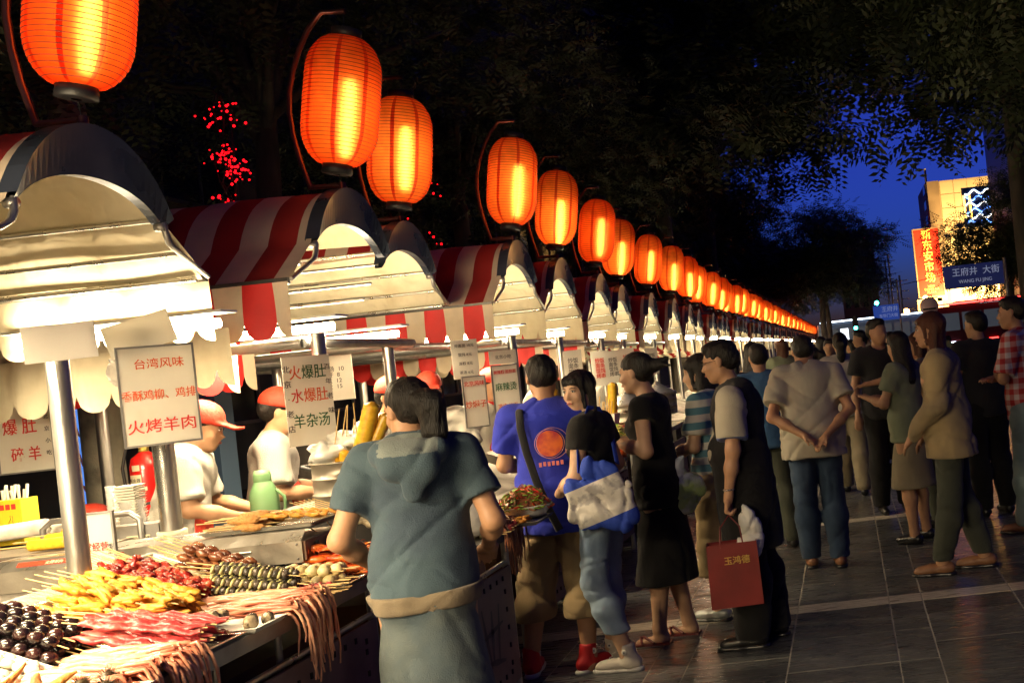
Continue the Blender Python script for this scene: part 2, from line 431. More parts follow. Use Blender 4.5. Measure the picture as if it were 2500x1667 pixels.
# ------------------------------------------------------------------ lanterns
def lantern_material():
    m = bpy.data.materials.new('glowing red orange lantern silk'); m.use_nodes = True; nt = m.node_tree; N = nt.nodes; L = nt.links
    N.clear(); out = N.new('ShaderNodeOutputMaterial')
    tc = N.new('ShaderNodeTexCoord'); sp = N.new('ShaderNodeSeparateXYZ'); L.new(tc.outputs['Object'], sp.inputs[0])
    at = N.new('ShaderNodeMath'); at.operation = 'ARCTAN2'; L.new(sp.outputs[1], at.inputs[0]); L.new(sp.outputs[0], at.inputs[1])
    mu = N.new('ShaderNodeMath'); mu.operation = 'MULTIPLY'; mu.inputs[1].default_value = 8 / (2 * PI); L.new(at.outputs[0], mu.inputs[0])
    fr = N.new('ShaderNodeMath'); fr.operation = 'PINGPONG'; fr.inputs[1].default_value = .5; L.new(mu.outputs[0], fr.inputs[0])
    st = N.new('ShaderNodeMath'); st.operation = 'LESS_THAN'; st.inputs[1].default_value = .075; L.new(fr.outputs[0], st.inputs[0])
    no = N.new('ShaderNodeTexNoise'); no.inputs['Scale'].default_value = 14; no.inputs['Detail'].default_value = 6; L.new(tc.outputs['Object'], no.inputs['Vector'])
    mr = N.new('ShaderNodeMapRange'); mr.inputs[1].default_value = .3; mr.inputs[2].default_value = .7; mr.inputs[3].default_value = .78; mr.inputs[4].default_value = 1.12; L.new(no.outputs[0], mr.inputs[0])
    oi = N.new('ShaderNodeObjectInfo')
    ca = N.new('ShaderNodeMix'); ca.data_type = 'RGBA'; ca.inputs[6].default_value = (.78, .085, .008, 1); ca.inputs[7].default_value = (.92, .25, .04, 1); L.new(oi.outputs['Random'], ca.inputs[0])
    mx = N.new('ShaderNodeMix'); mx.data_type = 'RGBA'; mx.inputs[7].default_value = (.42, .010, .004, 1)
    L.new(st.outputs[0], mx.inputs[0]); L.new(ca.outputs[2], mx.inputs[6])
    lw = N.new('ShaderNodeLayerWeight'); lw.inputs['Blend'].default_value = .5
    eg = N.new('ShaderNodeMix'); eg.data_type = 'RGBA'; eg.inputs[7].default_value = (.62, .020, .003, 1); L.new(lw.outputs['Facing'], eg.inputs[0]); L.new(mx.outputs[2], eg.inputs[6])  # redder glow towards the rim is put into the silk colour by view angle
    mul = N.new('ShaderNodeMix'); mul.data_type = 'RGBA'; mul.blend_type = 'MULTIPLY'; mul.inputs[0].default_value = 1
    L.new(eg.outputs[2], mul.inputs[6]); L.new(mr.outputs[0], mul.inputs[7])
    tr = N.new('ShaderNodeBsdfTranslucent'); df = N.new('ShaderNodeBsdfDiffuse'); rf = N.new('ShaderNodeBsdfRefraction'); rf.inputs['IOR'].default_value = 1.33; rf.inputs['Roughness'].default_value = .72
    for q in (tr, df): L.new(mul.outputs[2], q.inputs['Color'])
    yl = N.new('ShaderNodeMix'); yl.data_type = 'RGBA'; yl.inputs[0].default_value = .3; yl.inputs[7].default_value = (1, .62, .22, 1); L.new(mul.outputs[2], yl.inputs[6]); L.new(yl.outputs[2], rf.inputs['Color'])
    a = N.new('ShaderNodeMixShader'); a.inputs[0].default_value = .45; L.new(tr.outputs[0], a.inputs[1]); L.new(rf.outputs[0], a.inputs[2])
    b = N.new('ShaderNodeMixShader'); b.inputs[0].default_value = .2; L.new(a.outputs[0], b.inputs[1]); L.new(df.outputs[0], b.inputs[2])
    L.new(b.outputs[0], out.inputs[0])
    return m
lan_m = lantern_material()
wire_m = M('dark lantern wire', (.09, .015, .008), .6)
black_m = M('matt black lacquer', (.012, .011, .012), .5)
bulb_m = M('burning lantern tube', (1, 1, 1), .5, emit=(1.0, .72, .30), estr=32)
def lprof(z):
    """radius of the lantern at height z (-.36 .. .36)"""
    t = abs(z) / .36
    if t < .42: return .199 + .004 * (1 - t)
    k = (t - .42) / .58
    return .072 + .129 * math.sqrt(max(0, 1 - k ** 2.0)) ** 1.15
NR = 33
def lantern_meshes(hi):
    n = 40 if hi else 20; nr = NR if hi else 14
    pr = []
    for i in range(nr + 1):
        z = lerp(-.36, .36, i / nr); pr.append((lprof(z) - (.002 if hi else 0), z))
        if hi and i < nr: z2 = lerp(-.36, .36, (i + .5) / nr); pr.append((lprof(z2) + .0015, z2))
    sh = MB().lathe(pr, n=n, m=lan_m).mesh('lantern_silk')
    w = MB()
    if hi:
        for i in range(nr + 1):
            z = lerp(-.36, .36, i / nr); r = lprof(z)
            w.lathe([(r - .001, z - .0017), (r + .0022, z), (r - .001, z + .0017)], n=n, m=wire_m)
    cp = MB()
    cp.lathe([(.02, 0), (.078, 0), (.082, .05), (.06, .055), (.02, .055)], n=20)
    return sh, (w.mesh('wire_hoop') if hi else None), cp.mesh('cap')
LSH, LW, LCAP = lantern_meshes(True); LSH2, _, LCAP2 = lantern_meshes(False)
for me in (LCAP, LCAP2): me.materials.append(black_m)
BULB = MB().lathe([(0, -.24), (.018, -.23), (.026, -.1), (.024, .05), (.016, .16), (0, .17)], n=10, m=bulb_m).mesh('bulb')
bp = [(.0, 0, .035), (-.18, 0, .04), (-.222, 0, .2), (-.245, 0, .34), (-.252, 0, .47), (-.24, 0, .59), (-.205, 0, .71), (-.16, 0, .815), (-.10, 0, .92), (-.017, 0, 1.01), (.12, 0, 1.0)]
BR = MB().tube(bp, .0155, 8).tube([(.0, 0, .0), (0, 0, .05)], .02, 8).mesh('bracket'); BR.materials.append(bracket_m)
WI = MB().tube([(.108, 0, 1.0), (.104, 0, .91)], .003, 5).tube([(.0, .0, .03), (-.012, 0, .11)], .003, 5).mesh('wire'); WI.materials.append(black_m)
for i, (sx, sy) in enumerate(STALLS):
    lab = 'lit red lantern on a curved bracket above the ' + ('%s stall from the camera' % ORD[i])
    if i == 0: lab = 'nearest and largest red lantern, cut off by the top edge'
    la = thing('paper_lantern', lab, 'lantern', (sx, sy, 2.74 - max(0, min(.26, .018 * (sy - 8)))), group='red lanterns above the stalls')
    if i < 26:
        link('bracket', BR, la); 
        if i < 14: link('wire', WI, la)
    q = random.Random(i)
    s1 = q.uniform(.97, 1.03)
    rot = (q.uniform(-.03, .03), R(8.5) + q.uniform(-.03, .03), q.uniform(0, .7) + .1)
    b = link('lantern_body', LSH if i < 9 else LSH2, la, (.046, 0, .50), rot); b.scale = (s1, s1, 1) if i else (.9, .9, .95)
    if i < 9: link('wire_hoop', LW, b)
    c1 = link('cap', LCAP if i < 9 else LCAP2, b, (0, 0, .355)); c2 = link('cap', LCAP if i < 9 else LCAP2, b, (0, 0, -.355), (PI, 0, 0))
    link('bulb', BULB, b, (.035, -.02, -.06 + q.uniform(-.05, .06)))
# ------------------------------------------------------------------ carts (food counters)
panel_m = M('mauve painted panel', (.20, .13, .135), .5, .2, var=.12, vscale=5, col2=(.12, .075, .08), c2scale=3, c2lo=.5, c2hi=.7)
dark_in = M('dark cart interior', (.03, .025, .023), .7, var=.2)
ink_m = M('dull grey brushed emblem', (.07, .065, .07), .6)
slot_m = M('dark slot', (.01, .01, .01), .8)
wood_m = M('brown plywood', (.16, .075, .03), .6, var=.15, vscale=10)
counter_m = M('scuffed counter steel', (.30, .28, .25), .5, .6, var=.2, vscale=7, col2=(.16, .14, .12), c2scale=5, c2lo=.5, c2hi=.75, roughvar=.15)
def cart(label, Y0, Y1, rows=True, simple=False, x0=-2.0, back=False):
    t = thing('food_cart', label, 'food cart', (x0, (Y0 + Y1) / 2, 0), group='food carts under the awnings')
    L = Y1 - Y0
    tb = MB().box((-.37, 0, .862), (.76, L, .022)).box((.008, 0, .852), (.012, L, .05)); tb.build('tabletop', counter_m, t)
    if rows:
        # inclined display shelf climbing away from the customer
        MB().add([(-.28, -L / 2, .875), (-.28, L / 2, .875), (-.74, L / 2, 1.07), (-.74, -L / 2, 1.07), (-.74, L / 2, .875), (-.74, -L / 2, .875)], [(0, 1, 2, 3), (3, 2, 4, 5), (0, 3, 5), (1, 4, 2)][:4]).build('display_shelf', counter_m, t)
        MB().box((-1.12 if Y0 < 3 else -.92, 0, .95), (.72 if Y0 < 3 else .32, L, .03)).build('back_counter', counter_m, t)
    if back: MB().box((-1.2, 0, .95), (.5, L, .03)).build('back_counter', counter_m, t)
    for y in (-L / 2 + .03, L / 2 - .03):
        for x in (-.03, -.7):
            MB().tube([(x, y, .0), (x, y, .85)], .019, 8).build('leg', steel, t)
    MB().tube([(-.03, -L / 2 + .03, .15), (-.03, L / 2 - .03, .15)], .014, 6).build('rail', steel, t)
    if not simple:
        MB().tube([(-.03, -L / 2 + .03, .71), (-.03, L / 2 - .03, .71)], .012, 6).build('rail', steel, t)
        for y in np.linspace(-L / 2 + .33, L / 2 - .33, max(1, int(L / .4))):
            MB().tube([(-.05, y, .15), (-.05, y, .85)], .012, 6).build('upright', steel_dk, t)
    p = MB().box((-.012, 0, .42), (.012, L - .1, .55)).build('front_panel', panel_m, t)
    s = MB()
    if not simple:
        for y in np.arange(-L / 2 + .14, L / 2 - .1, .085):
            s.box((-.0035, y, .655 if int(y * 50) % 2 else .63), (.006, .012, .022)); s.box((-.0035, y, .21), (.006, .012, .022))
        for z in np.arange(.25, .62, .085): s.box((-.0035, L / 2 - .16, z), (.006, .012, .022)); s.box((-.0035, -L / 2 + .16, z), (.006, .012, .022))
        o = s.build('slot', slot_m, p, kind='stuff')
        e = MB()
        for a, b, w in (((0, -.12, .58), (0, -.05, .30), .03), ((0, 0, .55), (0, -.02, .32), .04), ((0, .1, .56), (0, .05, .30), .028), ((0, -.14, .44), (0, .14, .47), .026), ((0, -.1, .33), (0, .13, .29), .03)):
            A = Vector(a); B = Vector(b); d = (B - A).normalized(); n = Vector((0, -d.z, d.y)) * w / 2
            e.add([A - n * .4 + Vector((-.0045, 0, 0)), A + n * .5 + Vector((-.0045, 0, 0)), (A + B) / 2 + n + Vector((-.0045, 0, 0)), B + n * .3 + Vector((-.0045, 0, 0)), B - n * .5 + Vector((-.0045, 0, 0)), (A + B) / 2 - n + Vector((-.0045, 0, 0))], [(0, 1, 2, 3, 4, 5)])
        e.build('emblem', ink_m, p)
        # bumper tubes at the end of the cart
        for z in (.17, .29, .43):
            MB().tube([(-.10, L / 2, z), (-.10, L / 2 + .17, z), (-.16, L / 2 + .25, z), (-.34, L / 2 + .27, z)], .018, 8).build('bumper_tube', steel, t)
        MB().box((-.42, 0, .45), (.5, L - .16, .5)).build('storage_box', wood_m, t)
    else: MB().box((-.42, 0, .5), (.5, L - .1, .6)).build('storage_box', dark_in, t)
    return t
cart('nearest food cart, its counter heaped with skewers and draped octopus', 2.2, 4.28)
cart('food cart behind the woman in the grey hoodie', 4.42, 5.16, rows=False, x0=-1.74, back=True)
cart('narrow food cart between the hooded woman and the man in blue', 5.25, 5.95, x0=-2.15)
CY = [6.3]
CY = [(6.05, 7.45, 'food cart beside the man in the blue T-shirt'), (7.75, 9.2, 'food cart behind the two women in black'), (9.45, 10.8, 'food cart behind the man in the dark vest')]
for a, b, l in CY: cart(l, a, b)
y = 11.1
for k in range(28):
    t = cart('small distant food cart, %s in the row of carts' % ORD[k + 6], y, y + 1.35, rows=k < 6, simple=True); y += 1.62

# ------------------------------------------------------------------ food materials
stick_m = M('pale bamboo stick', (.62, .42, .17), .55, var=.15, vscale=20)
def food(name, c, c2, rough=.35, spec=.5, bump=.5, bs=70, cs=30, lo=.42, hi=.62, coat=.0, rand=.15):
    return M(name, c, rough, var=.14, vscale=30, col2=c2, c2scale=cs, c2lo=lo, c2hi=hi, bump=bump, bscale=bs, rand=rand, coat=coat, spec=spec)
F_yel = food('yellow batter', (.72, .38, .045), (.60, .22, .02), .45, bs=60)
F_blk = food('black glazed fruit', (.008, .005, .006), (.03, .010, .009), .2, bump=.15, cs=14, coat=.2)
F_red = food('raw red meat', (.36, .022, .014), (.52, .15, .07), .26, cs=34, lo=.5, hi=.7, coat=.3)
F_strip = food('fresh pink red meat strip', (.40, .03, .032), (.55, .15, .12), .3, cs=24, lo=.5, hi=.75, coat=.25)
F_bei = food('grey beige snake meat', (.46, .38, .24), (.20, .15, .08), .4, cs=60)
F_pup = food('brown glossy pupa', (.15, .045, .018), (.26, .10, .04), .2, cs=20, coat=.5)
F_oli = food('olive pickled ring', (.42, .40, .14), (.55, .50, .25), .3, cs=20)
F_bk2 = food('black shell meat', (.035, .03, .028), (.10, .08, .06), .25, cs=30)
F_pur = food('crimson meat ball', (.36, .02, .03), (.5, .10, .09), .3)
F_wht = food('cream fish ball', (.78, .66, .36), (.70, .55, .25), .4, bump=.15, cs=8)
F_cray = food('scarlet crayfish shell', (.62, .035, .012), (.72, .20, .03), .25, cs=16, coat=.4)
F_tofu = food('white rice cake', (.82, .78, .66), (.72, .64, .46), .45, cs=9, bump=.2)
F_tent = food('pink octopus flesh', (.66, .33, .20), (.55, .17, .10), .28, cs=10, bump=.25, coat=.35)
F_corn = food('yellow corn kernels', (.80, .50, .035), (.68, .34, .02), .3, cs=40, bump=.1)
F_crumb = food('breadcrumb crust', (.52, .28, .09), (.38, .17, .04), .7, cs=60, bump=.9, bs=120)
F_star = food('orange brown starfish', (.46, .19, .025), (.28, .09, .012), .6, cs=18, bump=.8)
F_urch = M('dark urchin spine', (.06, .04, .02), .4)
F_shell = food('mottled cream shell', (.42, .33, .20), (.07, .05, .035), .25, cs=16, lo=.47, hi=.53, coat=.4)
tray_m = M('pressed steel tray', (.62, .60, .55), .25, .9, var=.1)
plate_m = M('white enamel tray', (.75, .73, .66), .35, var=.06, col2=(.5, .45, .36), c2scale=4, c2lo=.55, c2hi=.8)

def stick(L, r=.0022): 
    me = MB().tube([(0, 0, 0), (L, 0, 0)], r, 5, stick_m).mesh('stick'); return me
def skewer(kind, L, pieces, label, group):
    """pieces: list of (mesh, x, rot, scale)"""
    t = thing('skewer', label, 'food skewer', (0, 0, 0), group=group)
    link('stick', stick(L), t)
    for me, x, rot, z in pieces: link(kind, me, t, (x, 0, z), rot)
    return t
def bl(r, m, noise=.12, seed=0, n=9, k=7, rot=None): return MB().blob((0, 0, 0), r, m, n, k, noise=noise, seed=seed, rot=rot)
def lumps(rs, m, name, nv=4, noise=.2):
    out = []
    for s in range(nv):
        mb = MB(); rr = random.Random(s + len(name))
        for q in range(3):
            mb.blob((rr.uniform(-.35, .35) * rs[0], rr.uniform(-.5, .5) * rs[1], rr.uniform(-.4, .4) * rs[2]), [v * rr.uniform(.65, 1.0) for v in rs], m, 9, 7, rot=(rr.uniform(0, 3), rr.uniform(-.4, .4), rr.uniform(-.4, .4)), noise=noise, seed=s * 5 + q)
        out.append(mb.mesh(name))
    return out
rr = random.Random(3)
K = {}
ys = lumps((.056, .017, .015), F_yel, 'battered_meat')
K['yellow'] = lambda l, g: skewer('battered_meat', .46, [(rr.choice(ys), .145 + i * .088, (rr.uniform(0, 6), rr.uniform(-.12, .12), rr.uniform(-.15, .15)), 0) for i in range(4)], l, g)
bs = [bl((.024, .021, .02), F_blk, .05, s, 12, 9).mesh('glazed_fruit') for s in range(3)]
K['black'] = lambda l, g: skewer('glazed_fruit', .42, [(rr.choice(bs), .14 + i * .044, (rr.uniform(0, 6), 0, 0), 0) for i in range(6)], l, g)
ms = lumps((.026, .019, .014), F_red, 'meat_chunk', 5, .3)
K['meat'] = lambda l, g: skewer('meat_chunk', .44, [(rr.choice(ms), .13 + i * .04, (rr.uniform(0, 6), rr.uniform(-.3, .3), 0), 0) for i in range(8)], l, g)
def strip_mesh(m, L, r, name, seed, amp=.3, flat=.55):
    q = random.Random(seed); n = 15; P = []; rs = []
    for i in range(n + 1):
        P.append((L * i / n, .006 * math.sin(i * 1.3 + seed), .005 * math.sin(i * 1.7 + seed * 2))); rs.append(r * (1 + amp * math.sin(i * 1.9 + seed)) * (min(1, .45 + i * .4) if i < 2 else 1) * (1 if i < n - 1 else .55))
    return MB().tube(P, rs, 8, m, flat=flat).mesh(name)
st = [strip_mesh(F_strip, .36, .0185, 'meat_strip', s) for s in range(4)]
K['strip'] = lambda l, g: skewer('meat_strip', .52, [(rr.choice(st), .15, (rr.uniform(-.3, .3), 0, 0), 0)], l, g)
sn = [strip_mesh(F_bei, .26, .013, 'meat_coil', s, .25, .9) for s in range(3)]
K['snake'] = lambda l, g: skewer('meat_coil', .42, [(rr.choice(sn), .14, (rr.uniform(0, 6), 0, 0), 0)], l, g)
def pupa(seed):
    pr = []
    for i in range(13):
        t = i / 12; r = .0175 * math.sin(PI * (.06 + .9 * t)) ** .7 * (1.0 if i % 2 else .88); pr.append((r, lerp(-.027, .027, t)))
    return MB().lathe([(0, -.028)] + pr + [(0, .028)], n=9, m=F_pup, axis='x').mesh('pupa')
pu = [pupa(0)]
K['pupa'] = lambda l, g: skewer('pupa', .40, [(pu[0], .15 + i * .053, (rr.uniform(0, 6), rr.uniform(-.1, .1), 0), 0) for i in range(5)], l, g)
ol = [bl((.008, .019, .018), F_oli, .12, s, rot=(0, .25, 0)).mesh('olive_ring') for s in range(2)]; bk = [bl((.013, .017, .016), F_bk2, .25, s).mesh('black_meat') for s in range(3)]
def olive(l, g):
    t = skewer('olive_ring', .44, [(rr.choice(ol), .13 + i * .034, (rr.uniform(-.3, .3), 0, 0), 0) for i in range(8)], l, g)
    for i in range(8): link('black_meat', rr.choice(bk), t, (.147 + i * .034, 0, 0), (rr.uniform(0, 6), 0, 0))
    return t
K['olive'] = olive
pm = lumps((.013, .012, .011), F_pur, 'crimson_meat', 3, .25)
K['purple'] = lambda l, g: skewer('crimson_meat', .34, [(rr.choice(pm), .12 + i * .024, (rr.uniform(0, 6), 0, 0), 0) for i in range(7)], l, g)
wm = [bl((.024, .023, .022), F_wht, .05, 0, 12, 9).mesh('fish_ball')]
K['ball'] = lambda l, g: skewer('fish_ball', .36, [(wm[0], .10 + i * .046, (rr.uniform(0, 6), 0, 0), 0) for i in range(5)], l, g)
def cray_parts():
    b = MB(); pr = [(0, -.06)]
    for i in range(10):
        t = i / 9; r = lerp(.010, .018, t) * (1 if i % 2 else .8); pr.append((r, lerp(-.058, .01, t)))
    pr += [(.019, .02), (.018, .04), (.012, .058), (.004, .075), (0, .08)]
    b.lathe(pr, n=10, m=F_cray, axis='x', sq=.85)
    for s in (-1, 1):
        b.tube([(.03, s * .012, -.005), (.055, s * .03, -.01), (.085, s * .026, -.004)], [.003, .0035, .004], 5, F_cray); b.blob((.097, s * .024, -.002), (.019, .008, .006), F_cray, 8, 6)
        for q in range(4): b.tube([(.0 + q * .012, s * .014, -.01), (.004 + q * .016, s * .034, -.003), (.006 + q * .02, s * .042, -.018)], .0013, 4, F_cray)
        b.tube([(.075, s * .004, .004), (.11, s * .012, .02), (.15, s * .03, .016)], [.0012, .001, .0005], 4, F_cray)
    return b.mesh('crayfish')
cr = [cray_parts()]
K['cray'] = lambda l, g: skewer('crayfish', .42, [(cr[0], .16, (rr.uniform(-.4, .4), 0, rr.uniform(-.1, .1)), 0), (cr[0], .29, (rr.uniform(-.4, .4), 0, rr.uniform(-.1, .1)), .004)], l, g)
tf = [bl((.022, .017, .014), F_tofu, .12, s).mesh('rice_cake') for s in range(3)]
K['tofu'] = lambda l, g: skewer('rice_cake', .40, [(rr.choice(tf), .12 + i * .034, (rr.uniform(0, 6), 0, 0), 0) for i in range(7)], l, g)
cd = [bl((.075, .019, .017), F_crumb, .1, s, 10, 9).mesh('crumbed_meat') for s in range(3)]
K['corndog'] = lambda l, g: skewer('crumbed_meat', .30, [(rr.choice(cd), .20, (rr.uniform(0, 6), 0, 0), 0)], l, g)
def corn_mesh():
    mb = MB(); n = 14; k = 26; vs = []
    pr = []
    for i in range(k * 2 + 1):
        t = i / (k * 2); r = .0245 * (math.sin(PI * min(1, .12 + t * .95)) ** .33 if t < .9 else math.sin(PI * .95) ** .33 * (1 - t) / .1 + .004)
        pr.append((max(.002, .0255 * min(1, (t / .08) ** .5 if t < .08 else 1, (1 - t) / .1 + .25)) , .17 * t - .085, i))
    for r, z, i in pr:
        for j in range(n * 2):
            d = 1 - (.09 if (j % 2) else 0) - (.07 if i % 2 else 0); a = 2 * PI * j / (n * 2)
            vs.append((z, r * d * math.cos(a), r * d * math.sin(a)))
    w = n * 2; fs = [(i * w + j, i * w + (j + 1) % w, (i + 1) * w + (j + 1) % w, (i + 1) * w + j) for i in range(k * 2) for j in range(w)]
    fs.append(tuple(range(w))[::-1]); fs.append(tuple(range(len(vs) - w, len(vs))))
    return mb.add(vs, fs, F_corn, True).mesh('cob')
CORN = corn_mesh()
def corn(label, loc, rot, group, sc=1.0, stk=(.13, .03)):
    t = thing('corn_cob', label, 'corn cob', loc, rot, group); link('cob', CORN, t); link('stick', MB().tube([(-.085 - stk[0], 0, 0), (-.05, 0, 0)], .0035, 5, stick_m).mesh('stick'), t)
    t.scale = (sc,) * 3; return t

def tray(label, cx, cy, z, lx, ly, pitch=0.0, mat=None, content='steel'):
    t = MB(); h = .018; x, yy = lx / 2, ly / 2
    vs = [(-x, -yy, h), (x, -yy, h), (x, yy, h), (-x, yy, h), (-x + .012, -yy + .012, h), (x - .012, -yy + .012, h), (x - .012, yy - .012, h), (-x + .012, yy - .012, h),
          (-x + .02, -yy + .02, .002), (x - .02, -yy + .02, .002), (x - .02, yy - .02, .002), (-x + .02, yy - .02, .002), (-x + .016, -yy + .016, 0), (x - .016, -yy + .016, 0), (x - .016, yy - .016, 0), (-x + .016, yy - .016, 0)]
    fs = []
    for a, b in ((0, 4), (4, 8)):
        for i in range(4): fs.append((a + i, a + (i + 1) % 4, b + (i + 1) % 4, b + i))
    fs.append((8, 9, 10, 11)); fs.append((15, 14, 13, 12))
    for i in range(4): fs.append((i, 12 + i, 12 + (i + 1) % 4, (i + 1) % 4))
    t.add(vs, fs, mat or tray_m)
    o = t.build('food_tray', None, None, (cx, cy, z)); o.rotation_euler = (0, pitch, 0)
    return tag(o, label, 'tray', 'trays of raw food on the counters')
def zf(x):
    """top of the counter and its inclined shelf"""
    return .875 if x > -2.28 else .875 + (-2.28 - x) * .424
PITCH = math.atan(.424)
def lay(kind, x1, x0, Y0, Y1, n, layers, label, group, lift=.02, yaw=.06, roll=0.0, jit=.02, zoff=0.0):
    """n skewers side by side per layer, tip at x1, handle at x0, resting on the shelf"""
    proto = None; c = 0
    for l in range(layers):
        m = n - l
        for i in range(m):
            y = lerp(Y0, Y1, (i + .5 + l * .5) / n) + rr.uniform(-.006, .006)
            dx = rr.uniform(-jit, jit)
            xa, xb = x0 + dx, x1 + dx
            za, zb = zf(xa) + lift + l * lift * 1.5 + zoff, zf(xb) + lift + l * lift * 1.5 + zoff
            if xb > -2.28 and xa < -2.28: za = max(za, zb + .01)
            p = math.atan2(za - zb, xb - xa)
            lb_ = label + ((', top layer' if l == layers - 1 else ', lower layer') if layers > 1 else '') + (' nearest one' if i == 0 else (' farthest one' if i == m - 1 else ''))
            t = K[kind](lb_, group)
            t.location = (xa, y, za + rr.uniform(0, .006)); t.rotation_euler = (0, p, rr.uniform(-yaw, yaw) + roll)
# rear sloping row
tray('white enamel tray under the white rice cakes at the lower left edge', -2.52, 2.86, zf(-2.52) + .004, .46, .24, PITCH, plate_m)
lay('tofu', -2.28, -2.66, 2.75, 2.97, 5, 1, 'white rice cake skewer in the tray below the black fruit skewers', 'white rice cake skewers')
tray('steel tray under the black glazed fruit skewers', -2.5, 3.10, zf(-2.5) + .004, .46, .2, PITCH)
lay('black', -2.29, -2.72, 3.0, 3.2, 5, 2, 'skewer of glossy black glazed fruit beside the yellow battered skewers', 'glossy black fruit skewers', lift=.026)
tray('steel tray under the yellow battered skewers', -2.42, 3.37, zf(-2.42) + .004, .5, .27, PITCH)
lay('yellow', -2.19, -2.66, 3.24, 3.52, 7, 3, 'yellow battered skewer heaped between black fruit and red meat skewers', 'yellow battered skewers', lift=.026)
tray('steel tray under the dark red meat chunk skewers', -2.52, 3.69, zf(-2.52) + .004, .46, .24, PITCH)
lay('meat', -2.28, -2.74, 3.56, 3.84, 10, 3, 'skewer of small raw red meat chunks behind the yellow battered skewers', 'raw red meat chunk skewers', lift=.018, roll=-.12)
tray('white tray of grey snake meat skewers in front of the brown pupae', -2.52, 3.93, zf(-2.52) + .004, .46, .15, PITCH, plate_m)
lay('snake', -2.26, -2.66, 3.85, 3.97, 5, 1, 'grey beige coiled meat skewer between red meat and brown pupae', 'grey beige coiled meat skewers', roll=-.1)
lay('pupa', -2.25, -2.70, 3.94, 4.07, 5, 3, 'skewer of ribbed brown silkworm pupae in front of the grill', 'brown pupa skewers', lift=.022, roll=-.12)
# front flat row
tray('white plate at the near corner with starfish and urchins', -2.13, 2.66, .876, .36, .34, 0, plate_m)
tray('steel tray under the nearest heap of pink octopus', -2.16, 2.94, .876, .34, .2)
tray('steel tray under the pink red meat strips', -2.16, 3.2, .876, .36, .22)
lay('strip', -1.97, -2.52, 3.09, 3.31, 6, 2, 'raw pink red meat strip skewer beside the nearest octopus heap', 'raw pink red meat strip skewers', lift=.024, yaw=.05)
tray('white tray with clams jutting past the counter edge', -2.13, 3.42, .878, .34, .19, 0, plate_m)
tray('steel tray under the second heap of pink squid tentacles', -2.17, 3.63, .876, .34, .17)
tray('steel tray under the black and olive skewers', -2.17, 3.83, .876, .36, .2)
lay('olive', -2.04, -2.48, 3.73, 3.89, 5, 3, 'skewer of olive rings and black meat beside the squid', 'black and olive skewers', lift=.022)
lay('purple', -1.975, -2.28, 3.80, 3.92, 6, 2, 'thin crimson skewer at the counter edge past the olive skewers', 'thin crimson skewers', lift=.014)
tray('steel tray under the round cream fish balls', -2.13, 4.03, .878, .34, .17)
lay('ball', -1.99, -2.34, 3.95, 4.11, 4, 2, 'skewer of round cream fish balls in front of the crayfish', 'cream fish ball skewers', lift=.024)
tray('steel tray under the scarlet crayfish', -2.12, 4.2, .878, .30, .15)
lay('cray', -1.97, -2.38, 4.13, 4.28, 4, 3, 'scarlet crayfish skewer beside the elbow of the hooded woman', 'scarlet crayfish skewers', lift=.026)

def octopus(label, x, y, z, seed, m=F_tent, reach=.17, drop=.2, n=9, sc=1.0, group='pink octopus with hanging tentacles'):
    q = random.Random(seed); t = thing('octopus', label, 'octopus', (x, y, z), None, group)
    MB().blob((-.17, 0, .02), (.04, .028, .022), m, 12, 9, noise=.1, seed=seed).build('body', None, t)
    for i in range(n):
        a = lerp(-.035, .035, i / (n - 1)) + q.uniform(-.006, .006); hang = q.random() < .72; P = []; rs = []
        zz = q.uniform(.008, .035); L0 = reach + q.uniform(-.02, .02)
        ph = q.uniform(0, 6)
        for k in range(7):
            u = k / 6; P.append((lerp(-.15, L0, u), a * (1 + u * .5) + .014 * math.sin(u * (6 + ph) + ph), zz + .010 * math.sin(u * 8 + ph * 2)))
        dd = drop * q.uniform(.45, 1.1) if hang else 0
        if hang:
            for k in range(1, 6):
                u = k / 5; P.append((L0 + .028 * math.sin(min(1, u * 2.5) * PI / 2), P[6][1] + .013 * math.sin(u * 6 + ph) * u, zz - dd * u + .008 * (1 - u)))
        else:
            for k in range(1, 4): P.append((L0 - .01 * k, P[6][1] + .012 * k, zz + .004 * k))
        rs = [lerp(.0105, .0028, (k / (len(P) - 1)) ** .9) for k in range(len(P))]
        MB().tube(P, rs, 7, m).build('tentacle', None, t)
    return t
for i, (yy, s) in enumerate([(2.82, 1), (2.89, 2), (2.96, 3), (3.03, 4)]): octopus('pink octopus with tentacles draped over the near counter corner', -2.16, yy, .885 + .01 * (i % 2), s, n=15)
for i, (yy, s) in enumerate([(3.57, 5), (3.62, 6), (3.68, 7), (3.65, 12)]): octopus('pink squid spilling long tentacles past the clams over the counter edge', -2.15, yy, .885 + .012 * (i % 3), s, n=14, reach=.2, drop=.24)
for i, (yy, s) in enumerate([(4.3, 21)]): octopus('small octopus hanging beside the hip of the woman in the hoodie', -2.12, yy, .885, s, n=7, reach=.16, drop=.1)
brn = food('brown cooked octopus', (.36, .13, .055), (.22, .07, .03), .35, cs=14)
for i, (yy, s) in enumerate([(4.93, 31), (4.99, 32), (5.05, 33), (5.1, 34)]): octopus('brown octopus hanging from the end of the second cart', -1.82, yy, .90, s, m=brn, n=10, reach=.12, drop=.24, group='brown octopus on the second cart')
